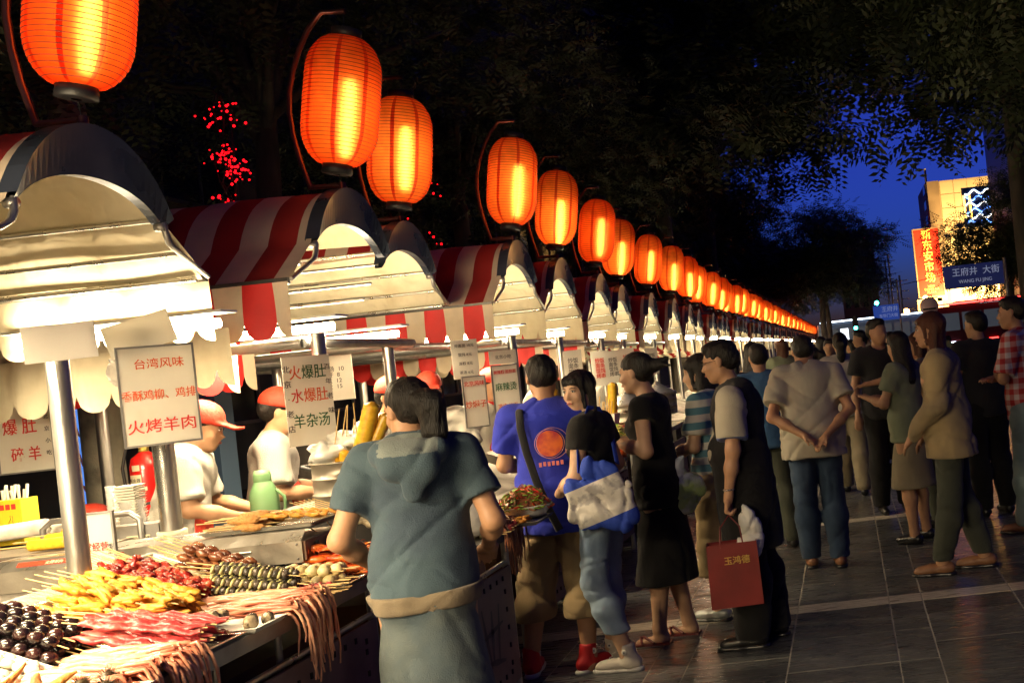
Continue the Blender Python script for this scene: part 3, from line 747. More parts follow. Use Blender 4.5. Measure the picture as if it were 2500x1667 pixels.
# starfish and sea urchins
def starfish(label, loc, rot, s=1.0):
    mb = MB(); n = 10; k = 5
    for a in range(5):
        an = 2 * PI * a / 5
        P = [(0, 0, .01)] + [(math.cos(an + .18 * math.sin(u * 3 + a)) * .085 * u, math.sin(an + .18 * math.sin(u * 3 + a)) * .085 * u, .012 + .02 * u * u * math.sin(a * 2.1 + 1)) for u in (.25, .5, .75, 1)]
        mb.tube(P, [.02, .019, .015, .011, .004], 7, F_star, flat=.6)
    mb.blob((0, 0, .012), (.026, .026, .014), F_star, 10, 6)
    o = mb.build('starfish', None, None, loc); o.rotation_euler = rot; o.scale = (s,) * 3; return tag(o, label, 'starfish', 'dried starfish on the near plate')
starfish('curled orange starfish lying at the bottom left of the near plate', (-2.22, 2.62, .9), (.1, -.2, .3)); starfish('orange starfish leaning on another beside the sea urchins', (-2.14, 2.68, .915), (.5, -.2, 1.2)); starfish('orange starfish under the pile at the near counter corner', (-2.27, 2.7, .93), (-.3, -.5, .8))
def urchin(label, loc, s):
    q = random.Random(s); mb = MB().blob((0, 0, 0), (.022, .022, .018), F_urch, 8, 6); r = thing('sea_urchin', label, 'sea urchin', loc, None, 'spiny sea urchins')
    mb.build('shell', None, r); sp = MB()
    for i in range(130):
        d = Vector((q.gauss(0, 1), q.gauss(0, 1), q.gauss(.3, 1))).normalized(); L = q.uniform(.028, .045); t = d.orthogonal().normalized() * .0011; u = d.cross(t)
        b = d * .016; sp.add([b + t, b - t * .5 + u * .9, b - t * .5 - u * .9, d * L], [(0, 1, 3), (1, 2, 3), (2, 0, 3)], F_urch)
    sp.build('spines', None, r, kind='stuff')
urchin('dark spiny sea urchin beside the starfish', (-2.09, 2.74, .92), 1); urchin('dark spiny sea urchin nearest the counter edge', (-2.01, 2.72, .915), 2); urchin('dark spiny sea urchin partly under the octopus', (-2.06, 2.8, .92), 3)
# clams
def clam(label, loc, rot, s):
    mb = MB(); pr = [(0, 0), (.012, .003), (.022, .009), (.028, .017), (.031, .026)]
    mb.lathe(pr[::-1], n=14, m=F_shell, sq=.72); mb.lathe([(a * .98, .05 - b) for a, b in pr], n=14, m=F_shell, sq=.72)
    o = mb.build('clam', None, None, loc); o.rotation_euler = rot; o.scale = (s,) * 3; return tag(o, label, 'clam', 'mottled clams on the white tray')
for i in range(26):
    edge = i >= 23
    clam('mottled dark shell lying alone at the rim of the white tray' if i == 25 else 'mottled clam heaped between the meat strips and the squid', (-2.02 + .01 * (i - 10) - .13 if edge else rr.uniform(-2.27, -2.1), 3.38 + rr.uniform(-.045, .06) if not edge else 3.39 + .02 * (i - 23), .89 + (0 if edge else rr.uniform(0, .03))), (rr.uniform(-1, 1), rr.uniform(-1, 1), rr.uniform(0, 6)), rr.uniform(.8, 1.1))

# ------------------------------------------------------------------ grill and things on the back counter
grill_m = M('worn grill steel', (.40, .36, .30), .38, .75, var=.16, vscale=9, col2=(.25, .20, .15), c2scale=7, c2lo=.56, c2hi=.75, bump=.1, roughvar=.12)
brown_m = M('scorched brown steel', (.16, .09, .06), .5, .5, var=.25, vscale=14)
gr = thing('grill', 'long stainless steel box grill with vents and a scorched end panel', 'grill', (-2.22, 4.12, .965))
MB().box((-.62, .19, .045), (1.24, .36, .085)).build('firebox', grill_m, gr)
gt = MB(); gt.add([(-1.24, .008, .0875), (0, .008, .0875), (0, .05, .125), (-1.24, .05, .125), (0, .34, .125), (-1.24, .34, .125)], [(0, 1, 2, 3), (3, 2, 4, 5)]); gt.build('top_plate', steel, gr)
MB().box((.005, .19, .045), (.008, .34, .075)).build('end_panel', brown_m, gr)
for z in (.063, .033): MB().tube([(-.56, -.004 + .012, z), (-.2, -.004 + .012, z)], .006, 6).build('vent_rib', steel, gr)
MB().lathe([(0, 0), (.011, 0), (.011, .004), (0, .004)], (-.33, .008, .062), 12, axis='y').build('hole', slot_m, gr)
for x, z in ((-.02, .075), (-.02, .018)): MB().blob((x, .008, z), .005, None, 6, 4).build('bolt', steel_dk, gr)
for k in range(3): MB().tube([(.012, .1 + k * .09, .02), (.012, .1 + k * .09, .07)], .009, 6).build('vent', slot_m, gr)
rp = M('red printed label', (.5, .05, .02), .5); wl = M('cream lettering', (.8, .72, .5), .6)
lb = MB().box((-.93, .028, .108), (.42, .004, .02), rot=(R(-48), 0, 0)).build('label_plate', rp, gr)
text('火烤羊肉  0101 87021505', 'lettering', .018, wl, gr, (-.93, .0245, .1075), (R(42), 0, 0), .0006)
text('大  容  大', 'lettering', .035, steel_dk, gr, (-.86, .0065, .05), (R(90), 0, 0), .0005)
# corn dog tray
tray('steel tray of crumbed skewers resting on the grill', -2.43, 4.32, 1.095, .46, .26)
for i in range(9):
    t = K['corndog']('crumbed golden sausage skewer in the tray on the grill', 'crumbed skewers on the grill'); t.location = (-2.68 + rr.uniform(-.02, .02), 4.23 + (i % 5) * .042, 1.118 + (i // 5) * .03); t.rotation_euler = (0, rr.uniform(-.05, .03), rr.uniform(-.12, .12))
for i in range(4):
    t = K['yellow']('small yellow battered skewer at the right end of the grill tray', 'small yellow skewers on the grill'); t.location = (-2.5 + .02 * i, 4.26 + i * .035, 1.155); t.rotation_euler = (0, .1, .1); t.scale = (.6,) * 3
for i in range(6):
    t = K['snake']('dry grey skewer leaning from the tray toward the hoodie', 'dry grey skewers beside the steamer'); t.location = (-2.45 + i * .012, 4.5 + i * .015, 1.17); t.rotation_euler = (0, R(20), R(-4))
for i in range(5):
    t = K['cray']('scarlet crayfish skewer heaped beside the scorched end of the grill', 'crayfish beside the grill end'); t.location = (-2.33 + .01 * i, 4.36 + i * .03, 1.1 - .03 * (i % 3)); t.rotation_euler = (rr.uniform(-1, 1), R(40), R(-10))
# left part of the counter: fryer box with corn
MB().box((0, 0, 0), (.62, .3, .13)).build('griddle', None).name = 'griddle'
gd = bpy.data.objects['griddle']; gd.data.materials.append(grill_m); gd.location = (-3.45, 4.42, 1.03); tag(gd, 'low stained steel griddle with corn lying on it at the left edge', 'griddle')
for k in range(4): MB().tube([(-.31, -.155, -.045 + k * .032), (.31, -.155, -.045 + k * .032)], .006, 6).build('ridge', brown_m, gd)
for i in range(3): corn(['yellow corn cob on a stick lying nearest on the griddle', 'yellow corn cob lying behind the first on the griddle', 'yellow corn cob tucked highest against the steel post'][i], (-3.37 + i * .03, 4.33 + i * .055, 1.125 + .012 * i), (rr.uniform(0, 3), 0, .03), 'corn on the griddle', 1.0)
px = M('creased clear plastic', (.75, .72, .68), .25, trans=.25, alpha=.75, bump=.7, bscale=30)
paper_m = M('white wrapping paper', (.8, .76, .68), .6, col2=(.6, .45, .35), c2scale=14, c2lo=.5, c2hi=.8, bump=.3, bscale=30)
tag(MB().tube([(-.14, 0, 0), (.14, .02, .012)], [.034, .036], 12, paper_m).build('paper_roll', None, None, (-3.72, 4.58, 1.16)), 'white wrapped paper roll lying at the left edge', 'paper roll')
tag(MB().blob((0, 0, 0), (.08, .045, .035), paper_m, 10, 8, noise=.25).build('paper_bundle', None, None, (-3.50, 4.62, 1.16)), 'crumpled white paper bundle behind the corn', 'paper bundle')
yb = thing('straw_box', 'yellow card box with a chicken drawing holding white wrapped straws', 'box', (-3.82, 4.72, 1.1)); yel = M('yellow card', (.75, .55, .02), .6)
MB().box((0, 0, .1), (.16, .1, .2)).build('carton', yel, yb); redp = M('red print', (.6, .03, .02), .6); blackp = M('black print', (.02, .02, .02), .6)
for k in range(4): MB().box((-.03 + k * .026, -.052, .17), (.018, .003, .024)).build('print_mark', redp, yb)
MB().tube([(.02, -.052, .1), (.03, -.052, .115), (.028, -.052, .13), (.04, -.052, .128), (.038, -.052, .10), (.055, -.052, .085), (.066, -.052, .1), (.062, -.052, .06), (.03, -.052, .055), (.02, -.052, .1)], .0012, 4).build('chicken_drawing', blackp, yb)
for i in range(9): MB().tube([(-.05 + i * .014, rr.uniform(-.02, .02), .15), (-.05 + i * .015, rr.uniform(-.03, .03), .25 + rr.uniform(-.015, .015))], .006, 6).build('straw', paper_m, yb)
# fire extinguisher
ex = thing('fire_extinguisher', 'red fire extinguisher standing behind the steel post', 'extinguisher', (-3.73, 5.5, 1.02))
exr = M('glossy extinguisher red', (.62, .012, .01), .25, coat=.5)
MB().lathe([(0, 0), (.068, 0), (.072, .01), (.072, .33), (.062, .375), (.03, .40), (.02, .41), (0, .41)], n=24, m=exr).build('cylinder', None, ex)
MB().lathe([(.02, .40), (.024, .405), (.024, .43), (.016, .435), (0, .435)], n=14, m=M('brass collar', (.6, .45, .1), .4, .6)).build('neck', None, ex)
MB().box((.03, 0, .455), (.11, .018, .01), rot=(0, .25, 0)).box((.03, 0, .435), (.1, .016, .008)).build('handle', black_m, ex)
MB().tube([(-.02, 0, .44), (-.08, -.02, .43), (-.1, -.03, .33), (-.085, -.03, .1)], .008, 6).build('hose', black_m, ex)
MB().lathe([(.0735, .13), (.0735, .145)], n=24, m=black_m).build('strap', None, ex)
lab_m = M('cream printed sticker', (.7, .62, .42), .5)
def sticker(z0, z1, a0, a1, m):
    mb = MB(); mb.grid(lambda u, v: (.0735 * math.cos(lerp(a0, a1, u)), .0735 * math.sin(lerp(a0, a1, u)), lerp(z0, z1, v)), 8, 1, m, True); return mb
sticker(.23, .29, -2.2, -1.3, lab_m).build('sticker', None, ex); sticker(.205, .225, -2.1, -1.0, lab_m).build('sticker', None, ex); sticker(.31, .34, -1.9, -1.35, lab_m).build('sticker', None, ex)
text('灭火器', 'lettering', .022, blackp, ex, (-.012, -.075, .26), (R(90), 0, -.15), .0004)
# cups, foam trays
fs_ = thing('foam_tray_stack', 'tall stack of white foam trays wrapped in clear plastic', 'tray stack', (-3.27, 4.7, 1.04)); foam = M('white foam', (.82, .77, .66), .6)
for i in range(14): MB().box((rr.uniform(-.002, .002), 0, .1 + i * .0125), (.085, .07, .009), foam, taper=1.12).build('foam_tray', None, fs_)
MB().lathe([(.052, 0), (.06, .06), (.05, .16), (.056, .2)], n=12, m=px, sq=.85).build('plastic_wrap', None, fs_)
cs = thing('cup_stack', 'slim stack of clear plastic cups beside the foam trays', 'cup stack', (-3.37, 4.72, 1.08))
for i in range(7): MB().lathe([(.017, i * .03), (.021, .05 + i * .03), (.0195, .05 + i * .03), (.0155, i * .03)], n=12, m=px).build('cup', None, cs)
MB().tube([(-3.52, 4.5, 1.03), (-3.52, 4.5, 1.17), (-3.48, 4.5, 1.2), (-3.14, 4.5, 1.2), (-3.1, 4.5, 1.17), (-3.1, 4.5, 1.03)], .013, 8).build('rack_handle', steel_dk)
tag(bpy.data.objects['rack_handle'], 'bent steel tube handle of a rack behind the small sign', 'handle rail')
bx = thing('steel_box', 'grey steel box with a small black and cream plate behind the sign', 'box', (-3.2, 4.56, 1.06)); MB().box((0, 0, .0), (.34, .1, .17)).build('casing', steel_dk, bx); MB().box((.08, -.052, .02), (.1, .004, .04)).build('plate', lab_m, bx); text('公司制造', 'lettering', .028, blackp, bx, (.08, -.055, .02), (R(90), 0, 0), .0004)
# thermos
fl = thing('thermos_flask', 'pale green thermos flask standing between the two red capped vendors', 'flask', (-3.04, 5.35, .965)); fg = M('pale green plastic', (.14, .27, .12), .5); fl.scale = (.8,) * 3
MB().lathe([(0, 0), (.08, 0), (.085, .02), (.085, .23), (.055, .3), (.05, .31)], n=20, m=fg).build('body', None, fl); MB().lathe([(.052, .31), (.052, .35), (.044, .38), (0, .385)], n=20, m=fg).build('lid', None, fl)
MB().tube([(.08, 0, .25), (.13, 0, .2), (.13, 0, .12), (.085, 0, .08)], .01, 6, fg).build('handle', None, fl)
# steamer pot with corn and bag
def pot(label, x, y, z, r, h, rings=3):
    t = thing('steamer_pot', label, 'steamer pot', (x, y, z)); pm_ = M('scorched aluminium', (.36, .32, .26), .45, .75, var=.12, vscale=6, col2=(.03, .02, .015), c2scale=9, c2lo=.6, c2hi=.68, roughvar=.1)
    pr = [(0, .01), (r * .96, 0), (r, .01)]
    for i in range(rings):
        z0 = .01 + h * i / rings; z1 = .01 + h * (i + 1) / rings - .008; pr += [(r, z0), (r, z1), (r * 1.03, z1 + .002), (r * 1.03, z1 + .006)]
    pr += [(r * 1.06, h), (r * .98, h), (r * .96, h - .05), (0, h - .05)]
    MB().lathe(pr, n=32, m=pm_).build('pot_body', None, t); return t, r, h
tag(MB().box((0, 0, .0), (.36, .34, .16)).box((0, 0, -.1), (.3, .28, .05)).build('gas_burner', dark_in, None, (-2.36, 4.93, .985)), 'dark gas burner box under the big pot', 'burner')
sp_, r_, h_ = pot('big scorched aluminium pot full of corn cobs behind the hoodie', -2.36, 4.93, 1.075, .185, .225)
for s in (-1, 1): MB().tube([(s * .185, -.04, .2), (s * .23, -.04, .215), (s * .23, .04, .215), (s * .185, .04, .2)], .009, 6).build('handle', black_m, sp_)
bagm = M('milky plastic bag', (.85, .82, .74), .35, trans=.2, bump=.9, bscale=18)
for i, (cx, cy, rx, ry) in enumerate([(-2.42, 4.86, 80, 10), (-2.37, 4.85, 78, -8), (-2.32, 4.87, 82, 5), (-2.3, 4.9, -70, 10), (-2.36, 4.96, 86, 12)]):
    corn('yellow corn cob standing in the big pot', (cx, cy, 1.27), (0, R(-80), R(ry * 3)), 'corn cobs in the pot', 1.0)
corn('long corn cob leaning high out of the pot beside the sign', (-2.25, 4.85, 1.44), (0, R(-70), 0), None, 1.5); corn('second corn cob leaning out of the pot toward the hood', (-2.21, 4.88, 1.41), (0, R(-62), .2), None, 1.2)
mb = MB()
for k, (a, b, c) in enumerate([(-.11, 0, .27), (-.03, .03, .31), (.06, 0, .30), (-.07, -.07, .25)]): mb.blob((a, b, c), (.085, .07, .05), bagm, 14, 10, noise=.3, seed=k)
tag(mb.build('plastic_bag', None, None, (-2.38, 4.95, 1.08)), 'milky crumpled plastic bag spread over the corn in the pot', 'plastic bag')
for i in range(7):
    tag(MB().tube([(0, 0, 0), (rr.uniform(-.03, .07), 0, rr.uniform(.15, .24))], .0028, 5, stick_m).build('bamboo_stick', None, None, (-2.45 + i * .03, 4.92, 1.33)), 'bamboo stick poking out of the plastic bag over the pot', 'stick', 'bamboo sticks standing in the corn pot')

# second cart: bag, skewers, bowl
def heap(mb, c, rx, ry, rz, n, L, r, mats, seed):
    q = random.Random(seed)
    for i in range(n):
        a = q.uniform(0, 2 * PI); d = math.sqrt(q.random()); x = math.cos(a) * d * rx; y = math.sin(a) * d * ry; z = rz * (1 - d * d) * q.uniform(.75, 1.02)
        th = q.uniform(0, 2 * PI); P = []
        for k in range(6):
            u = k / 5 - .5; th2 = th + u * q.uniform(1, 3)
            P.append((c[0] + x + math.cos(th2) * L * u, c[1] + y + math.sin(th2) * L * u, c[2] + z + .008 * math.sin(u * 8 + a) - abs(u) * .012))
        mb.tube(P, r, 4, mats[i % len(mats)], cap=False)
    return mb
gveg = M('green vegetable shreds', (.20, .36, .03), .4, var=.2); rveg = M('red pepper shreds', (.62, .02, .01), .3); bveg = M('brown noodle', (.34, .13, .05), .35, var=.2); yveg = M('pale yellow noodle', (.72, .55, .18), .4, var=.15); oveg = M('orange noodle', (.66, .27, .04), .35, var=.2); wveg = M('pale bean sprouts', (.75, .70, .50), .4)
enam = M('white enamel bowl', (.78, .76, .72), .25, coat=.4)
def bowl(label, x, y, z, r, h, mats, n, seed, top=.09, L=.07, tr=.0035, bm=None, sq=1):
    t = thing('food_bowl', label, 'bowl of food', (x, y, z))
    MB().lathe([(0, 0), (r * .7, 0), (r * .85, h * .4), (r, h), (r * 1.05, h + .004), (r * .97, h - .004), (r * .8, h * .5), (0, h * .5)], n=28, m=bm or enam, sq=sq).build('bowl', None, t)
    MB().lathe([(0, h + top * .85), (r * .45, h + top * .65), (r * .8, h * .9 + top * .25), (r * .9, h * .8)], n=14, m=mats[0], sq=sq).build('heap_core', None, t)
    heap(MB(), (0, 0, h * .8), r * .88, r * .88 * sq, top, n, L, tr, mats, seed).build('noodles', None, t, kind='stuff')
    return t
bowl('white enamel dish heaped with red pepper and green shredded vegetables', -1.68, 5.22, .905, .135, .055, [bveg, rveg, gveg, bveg, gveg], 330, 4, top=.11, sq=.8)
tray('steel tray under the white enamel dish', -1.74, 5.16, .884, .36, .28)
for k, (kind, x0, lab) in enumerate([('yellow', 0, 'yellow skewer stacked on the second cart beside the plastic bag'), ('meat', .0, 'red meat skewer stacked on the second cart'), ('olive', 0, 'black and white skewer at the edge of the second cart')]):
    for i in range(4):
        t = K[kind](lab, 'skewers on the second cart'); t.location = (-2.02, 5.02 - k * .09 + i * .03, .91 + .012 * (2 - k)); t.rotation_euler = (0, .06, rr.uniform(-.05, .05)); t.scale = (.85,) * 3
t = thing('plastic_food_bag', 'clear tied plastic bag bulging over a heap of noodles behind the hoodie', 'plastic bag', (-1.84, 4.86, .90)); t.scale = (1.1,) * 3
MB().lathe([(0, 0), (.11, .0), (.135, .04), (.12, .12), (.075, .19), (.022, .245), (.03, .27), (.045, .28)], n=22, m=px).build('bag', None, t)
MB().lathe([(0, .2), (.05, .17), (.1, .1), (.118, .03), (.1, .01)], n=16, m=M('grey brown dried noodles', (.34, .28, .2), .6, var=.4, vscale=50, bump=.8)).build('contents', None, t)
heap(MB(), (0, 0, .03), .1, .1, .15, 120, .06, .002, [yveg, bveg, wveg], 9).build('noodles', None, t, kind='stuff')

# things on the third to fifth carts
orp = M('amber drink', (.5, .08, .01), .15, coat=.6); rcup = M('red plastic cup', (.7, .01, .02), .3, coat=.3)
bowl('plate heaped with orange fried noodles and cabbage left of the woman with bangs', -1.93, 6.95, .93, .13, .03, [oveg, oveg, yveg], 220, 11, top=.13, L=.08, tr=.004)
bowl('plate of pale cabbage on top of the cart behind the blue T-shirt', -1.98, 7.2, 1.0, .10, .03, [wveg, gveg, yveg], 130, 12, top=.10, L=.07, tr=.004)
bowl('bowl of green lettuce at the far end of the third cart', -1.9, 6.6, .90, .09, .03, [gveg, gveg, wveg], 120, 13, top=.08, L=.06, tr=.005)
bowl('tray of red stewed noodles below the green lettuce', -1.93, 6.3, .89, .10, .03, [rveg, bveg, oveg], 120, 14, top=.06, L=.06, tr=.004)
bowl('plate heaped with pale yellow noodles behind the woman in the black dress', -1.98, 8.55, .98, .17, .03, [yveg, yveg, gveg], 240, 15, top=.14, L=.09, tr=.004)
bowl('plate of sprouts and meat at the edge of the fourth cart', -1.98, 8.1, .89, .13, .03, [wveg, bveg, gveg], 140, 16, top=.06, L=.07, tr=.004)
for i, (x, y_, z) in enumerate([(-1.96, 8.3, .89), (-1.9, 8.42, .89), (-1.84, 8.2, .89), (-2.0, 8.75, .89)]):
    t = thing('drink_jar', ['amber drink jar behind the black dress, leftmost', 'amber drink jar in the middle of the three', 'amber drink jar nearest the cart edge', 'amber drink jar tucked behind the noodle plate'][i], 'jar', (x, y_, z), None, 'amber drink jars'); MB().lathe([(0, 0), (.045, 0), (.05, .03), (.055, .11), (0, .11)], n=16, m=orp).build('drink', None, t); MB().lathe([(.058, .11), (.06, .125), (.03, .13), (0, .13)], n=16, m=paper_m).build('lid', None, t)
t = thing('plastic_cup', 'bright red plastic cup standing left of the dark vest', 'cup', (-1.78, 9.3, 1.1)); MB().lathe([(0, 0), (.035, 0), (.05, .11), (.046, .11), (.032, .01)], n=16, m=rcup).build('cup', None, t)
for k, (cx, cy, cz, ln) in enumerate([(-2.0, 9.2, 1.0, 'purple meat skewer fanned beside the noodle plate'), (-2.15, 10.1, 1.02, 'brown grilled skewer fanned beside the steamer')]):
    for i in range(9):
        t = K['purple' if k == 0 else 'snake'](ln, ln.replace('skewer', 'skewers')); t.location = (cx - .12, cy + i * .03, cz + .1); t.rotation_euler = (0, .25, R(-25 + i * 5))
ur = thing('steel_urn', 'polished steel urn with lid knob behind the woman in the black dress', 'urn', (-2.32, 8.1, 1.0))
MB().lathe([(0, 0), (.13, 0), (.135, .02), (.135, .27), (.14, .28), (.12, .3), (.05, .33), (0, .335)], n=28, m=steel).build('body', None, ur); MB().blob((0, 0, .355), (.03, .03, .026), black_m, 10, 8).build('knob', None, ur); MB().box((0, -.137, .15), (.07, .004, .09)).build('plate', lab_m, ur)
for k in range(2):
    st_, _, _ = pot(['steamer pot with conical lid beside the man in the dark vest', 'second steamer pot further down the row'][k], (-2.1, -2.2)[k], (9.85, 12.0)[k], 1.0, .21, .24, 3)
    MB().lathe([(.225, .235), (.215, .25), (.03, .36), (.02, .38), (0, .385)], n=28, m=steel).build('conical_lid', None, st_)
cb = thing('corn_box', 'white box of sticks and an upright corn cob behind the blue T-shirt man', 'box', (-2.1, 7.15, 1.1)); MB().box((0, 0, .07), (.26, .2, .14), foam, taper=1.1).build('carton', None, cb)
for i in range(9): MB().tube([(-.1 + i * .02, rr.uniform(-.05, .05), .1), (-.12 + i * .028, rr.uniform(-.05, .05), .30)], .004, 5, stick_m).build('stick', None, cb)
corn('upright corn cob in the white box behind the blue T-shirt man', (-2.02, 7.12, 1.38), (0, R(-88), 0), None, 1.5); corn('bright corn cob upright among sticks behind the black dress', (-2.12, 9.35, 1.32), (0, R(-85), 0), None, 1.7)
c2 = thing('stick_box', 'box bristling with yellow sticks behind the black dress', 'box', (-2.3, 9.3, 1.05)); MB().box((0, 0, .07), (.4, .2, .14), plate_m, taper=1.1).build('carton', None, c2)
for i in range(16): MB().tube([(-.17 + i * .022, rr.uniform(-.07, .07), .1), (-.18 + i * .025, rr.uniform(-.07, .07), .28 + rr.uniform(-.03, .03))], .005, 5, stick_m).build('stick', None, c2)

# ------------------------------------------------------------------ signs
sgn_w = M('white sign board', (.90, .87, .78), .5, var=.04, col2=(.74, .67, .52), c2scale=3, c2lo=.6, c2hi=.85); orng = M('orange lettering', (.72, .10, .02), .6); redl = M('red lettering', (.62, .03, .02), .6); grnl = M('dark green lettering', (.03, .12, .05), .6)
def sign(label, loc, yaw, w, h, texts, tilt=0, fr=steel_dk, board=None, post=None):
    t = thing('sign_board', label, 'sign', loc, (0, tilt, yaw))
    MB().box((0, 0, 0), (w, .008, h)).build('board', board or sgn_w, t)
    if fr: MB().box((-w / 2, -.001, 0), (.008, .014, h + .008)).box((w / 2, -.001, 0), (.008, .014, h + .008)).box((0, -.001, h / 2), (w - .008, .014, .008)).box((0, -.001, -h / 2), (w - .008, .014, .008)).build('frame', fr, t)
    for body, x, z, s, m, sx in texts: text(body, 'lettering', s, m, t, (x, -.0065, z), (R(90), 0, 0), .0008, sx=sx)
    return t
ya = R(38)
sign('white menu board with orange characters clamped to the steel post, lamb lowest', (-2.88, 4.38, 1.69), ya, .27, .41, [('台湾风味', .01, .13, .045, orng, 1), ('香酥鸡柳、鸡排', 0, .0, .046, orng, .82), ('火烤羊肉', 0, -.13, .062, redl, 1)])
sign('tall white menu board with three rows of green and orange characters', (-2.55, 4.95, 1.60), R(48), .215, .42, [('火', -.055, .13, .07, orng, .8), ('爆肚', .03, .13, .07, grnl, .8), ('水', -.055, .02, .07, redl, .8), ('爆肚', .03, .02, .07, orng, .8), ('羊杂汤', 0, -.1, .07, grnl, .8)] + [(c, -.093, .15 - .07 * i, .035, ink_m, 1) for i, c in enumerate('北京·老店')] + [(c, .093, .15 - .07 * i, .03, ink_m, 1) for i, c in enumerate('百年老味')], fr=None)
sign('narrow white board with orange characters right of the hooded woman', (-2.5, 7.0, 1.47), R(35), .15, .34, [('北京风味', 0, .12, .036, redl, .95), ('炒焖子', 0, -.02, .052, orng, .9)])
sign('white price list card above the narrow orange lettered board', (-2.54, 7.0, 1.76), R(35), .17, .26, [('炸酱面 10元', 0, .09, .024, ink_m, 1), ('馄饨 8元', 0, .03, .024, ink_m, 1), ('凉粉 8元', 0, -.03, .024, ink_m, 1), ('茶汤 6元', 0, -.09, .024, ink_m, 1)], fr=None)
sign('white board with green and red noodle names left of the blue T-shirt head', (-2.5, 7.65, 1.52), R(35), .19, .36, [('酸辣粉 担担面', 0, .13, .03, redl, .85), ('麻辣烫', 0, .02, .062, grnl, .85), ('凉皮 炒面', 0, -.12, .04, orng, .85)])
sign('blank white card above the green lettered noodle board', (-2.5, 7.65, 1.76), R(35), .2, .1, [('北京小吃', 0, 0, .03, ink_m, 1)], fr=None)
sign('ruled white price list hanging under the awning behind the hood', (-3.2, 6.5, 1.72), R(10), .26, .28, [('炸灌肠  10\n炒肝  8\n卤煮  12\n爆肚  15', 0, 0, .036, ink_m, 1)], fr=None)
sign('old cream board with red tripe characters at the left edge', (-4.12, 5.22, 1.56), R(0), .28, .33, [('爆 肚', -.02, .06, .085, redl, .9), ('碎 羊', .0, -.08, .075, redl, .9)] + [(c, .115, .1 - i * .06, .026, ink_m, 1) for i, c in enumerate('北京小吃')])
sign('small dirty cream board with red characters stuck among the skewers', (-2.93, 3.98, 1.15), R(3), .165, .22, [('独家经营', 0, -.02, .036, redl, .85), ('鲜\n嫩', -.067, -.03, .02, ink_m, 1), ('香\n脆', .067, -.03, .02, ink_m, 1)])
blank = M('glowing white card', (.92, .9, .84), .6)
def translucent_sheet(m, f):
    _b = m.node_tree; _t = _b.nodes.new('ShaderNodeBsdfTranslucent'); _m = _b.nodes.new('ShaderNodeMixShader'); _m.inputs[0].default_value = f; pb_ = _b.nodes['Principled BSDF']
    if pb_.inputs['Base Color'].links: _b.links.new(pb_.inputs['Base Color'].links[0].from_socket, _t.inputs[0])
    else: _t.inputs[0].default_value = pb_.inputs['Base Color'].default_value
    _b.links.new(pb_.outputs[0], _m.inputs[1]); _b.links.new(_t.outputs[0], _m.inputs[2]); _b.links.new(_m.outputs[0], _b.nodes['Material Output'].inputs[0])
translucent_sheet(blank, .65); translucent_sheet(sgn_w, .5)
sign('blank white card tied to the top of the nearest steel post', (-2.45, 3.28, 1.865), R(25), .19, .115, [], fr=None, board=blank, tilt=R(-2))
sign('blank white card hanging above the first orange menu board', (-2.97, 4.43, 1.955), R(14), .26, .14, [], fr=None, board=blank, tilt=R(-14))
for i, (x, y_, z) in enumerate([(-2.45, 9.4, 1.62), (-2.4, 10.2, 1.6), (-2.45, 11.0, 1.6), (-2.4, 11.5, 1.62), (-2.45, 13.2, 1.62)]):
    sign(['small red lettered card behind the black dress', 'narrow price card hung behind the ponytail', 'narrow price card right of the ponytail', 'narrow red lettered card before the dark vest', 'far price card above the crowd'][i], (x, y_, z), R(35), .17, .34, [('炒饭\n面条\n馄饨\n烤串', 0, 0, .05, redl if i % 2 else ink_m, 1)], fr=None)
# extra posts of the near stalls
p1 = link('steel_post', MB().tube([(0, 0, 0), (0, 0, 1.02)], .042, 14, steel).mesh('steel_post'), None, (-2.98, 4.52, .96)); tag(p1, 'thick steel post behind the orange lettered menu board', 'post')
link('collar', COLLAR, p1, (0, 0, .1)).scale = (1.25, 1.25, 1)
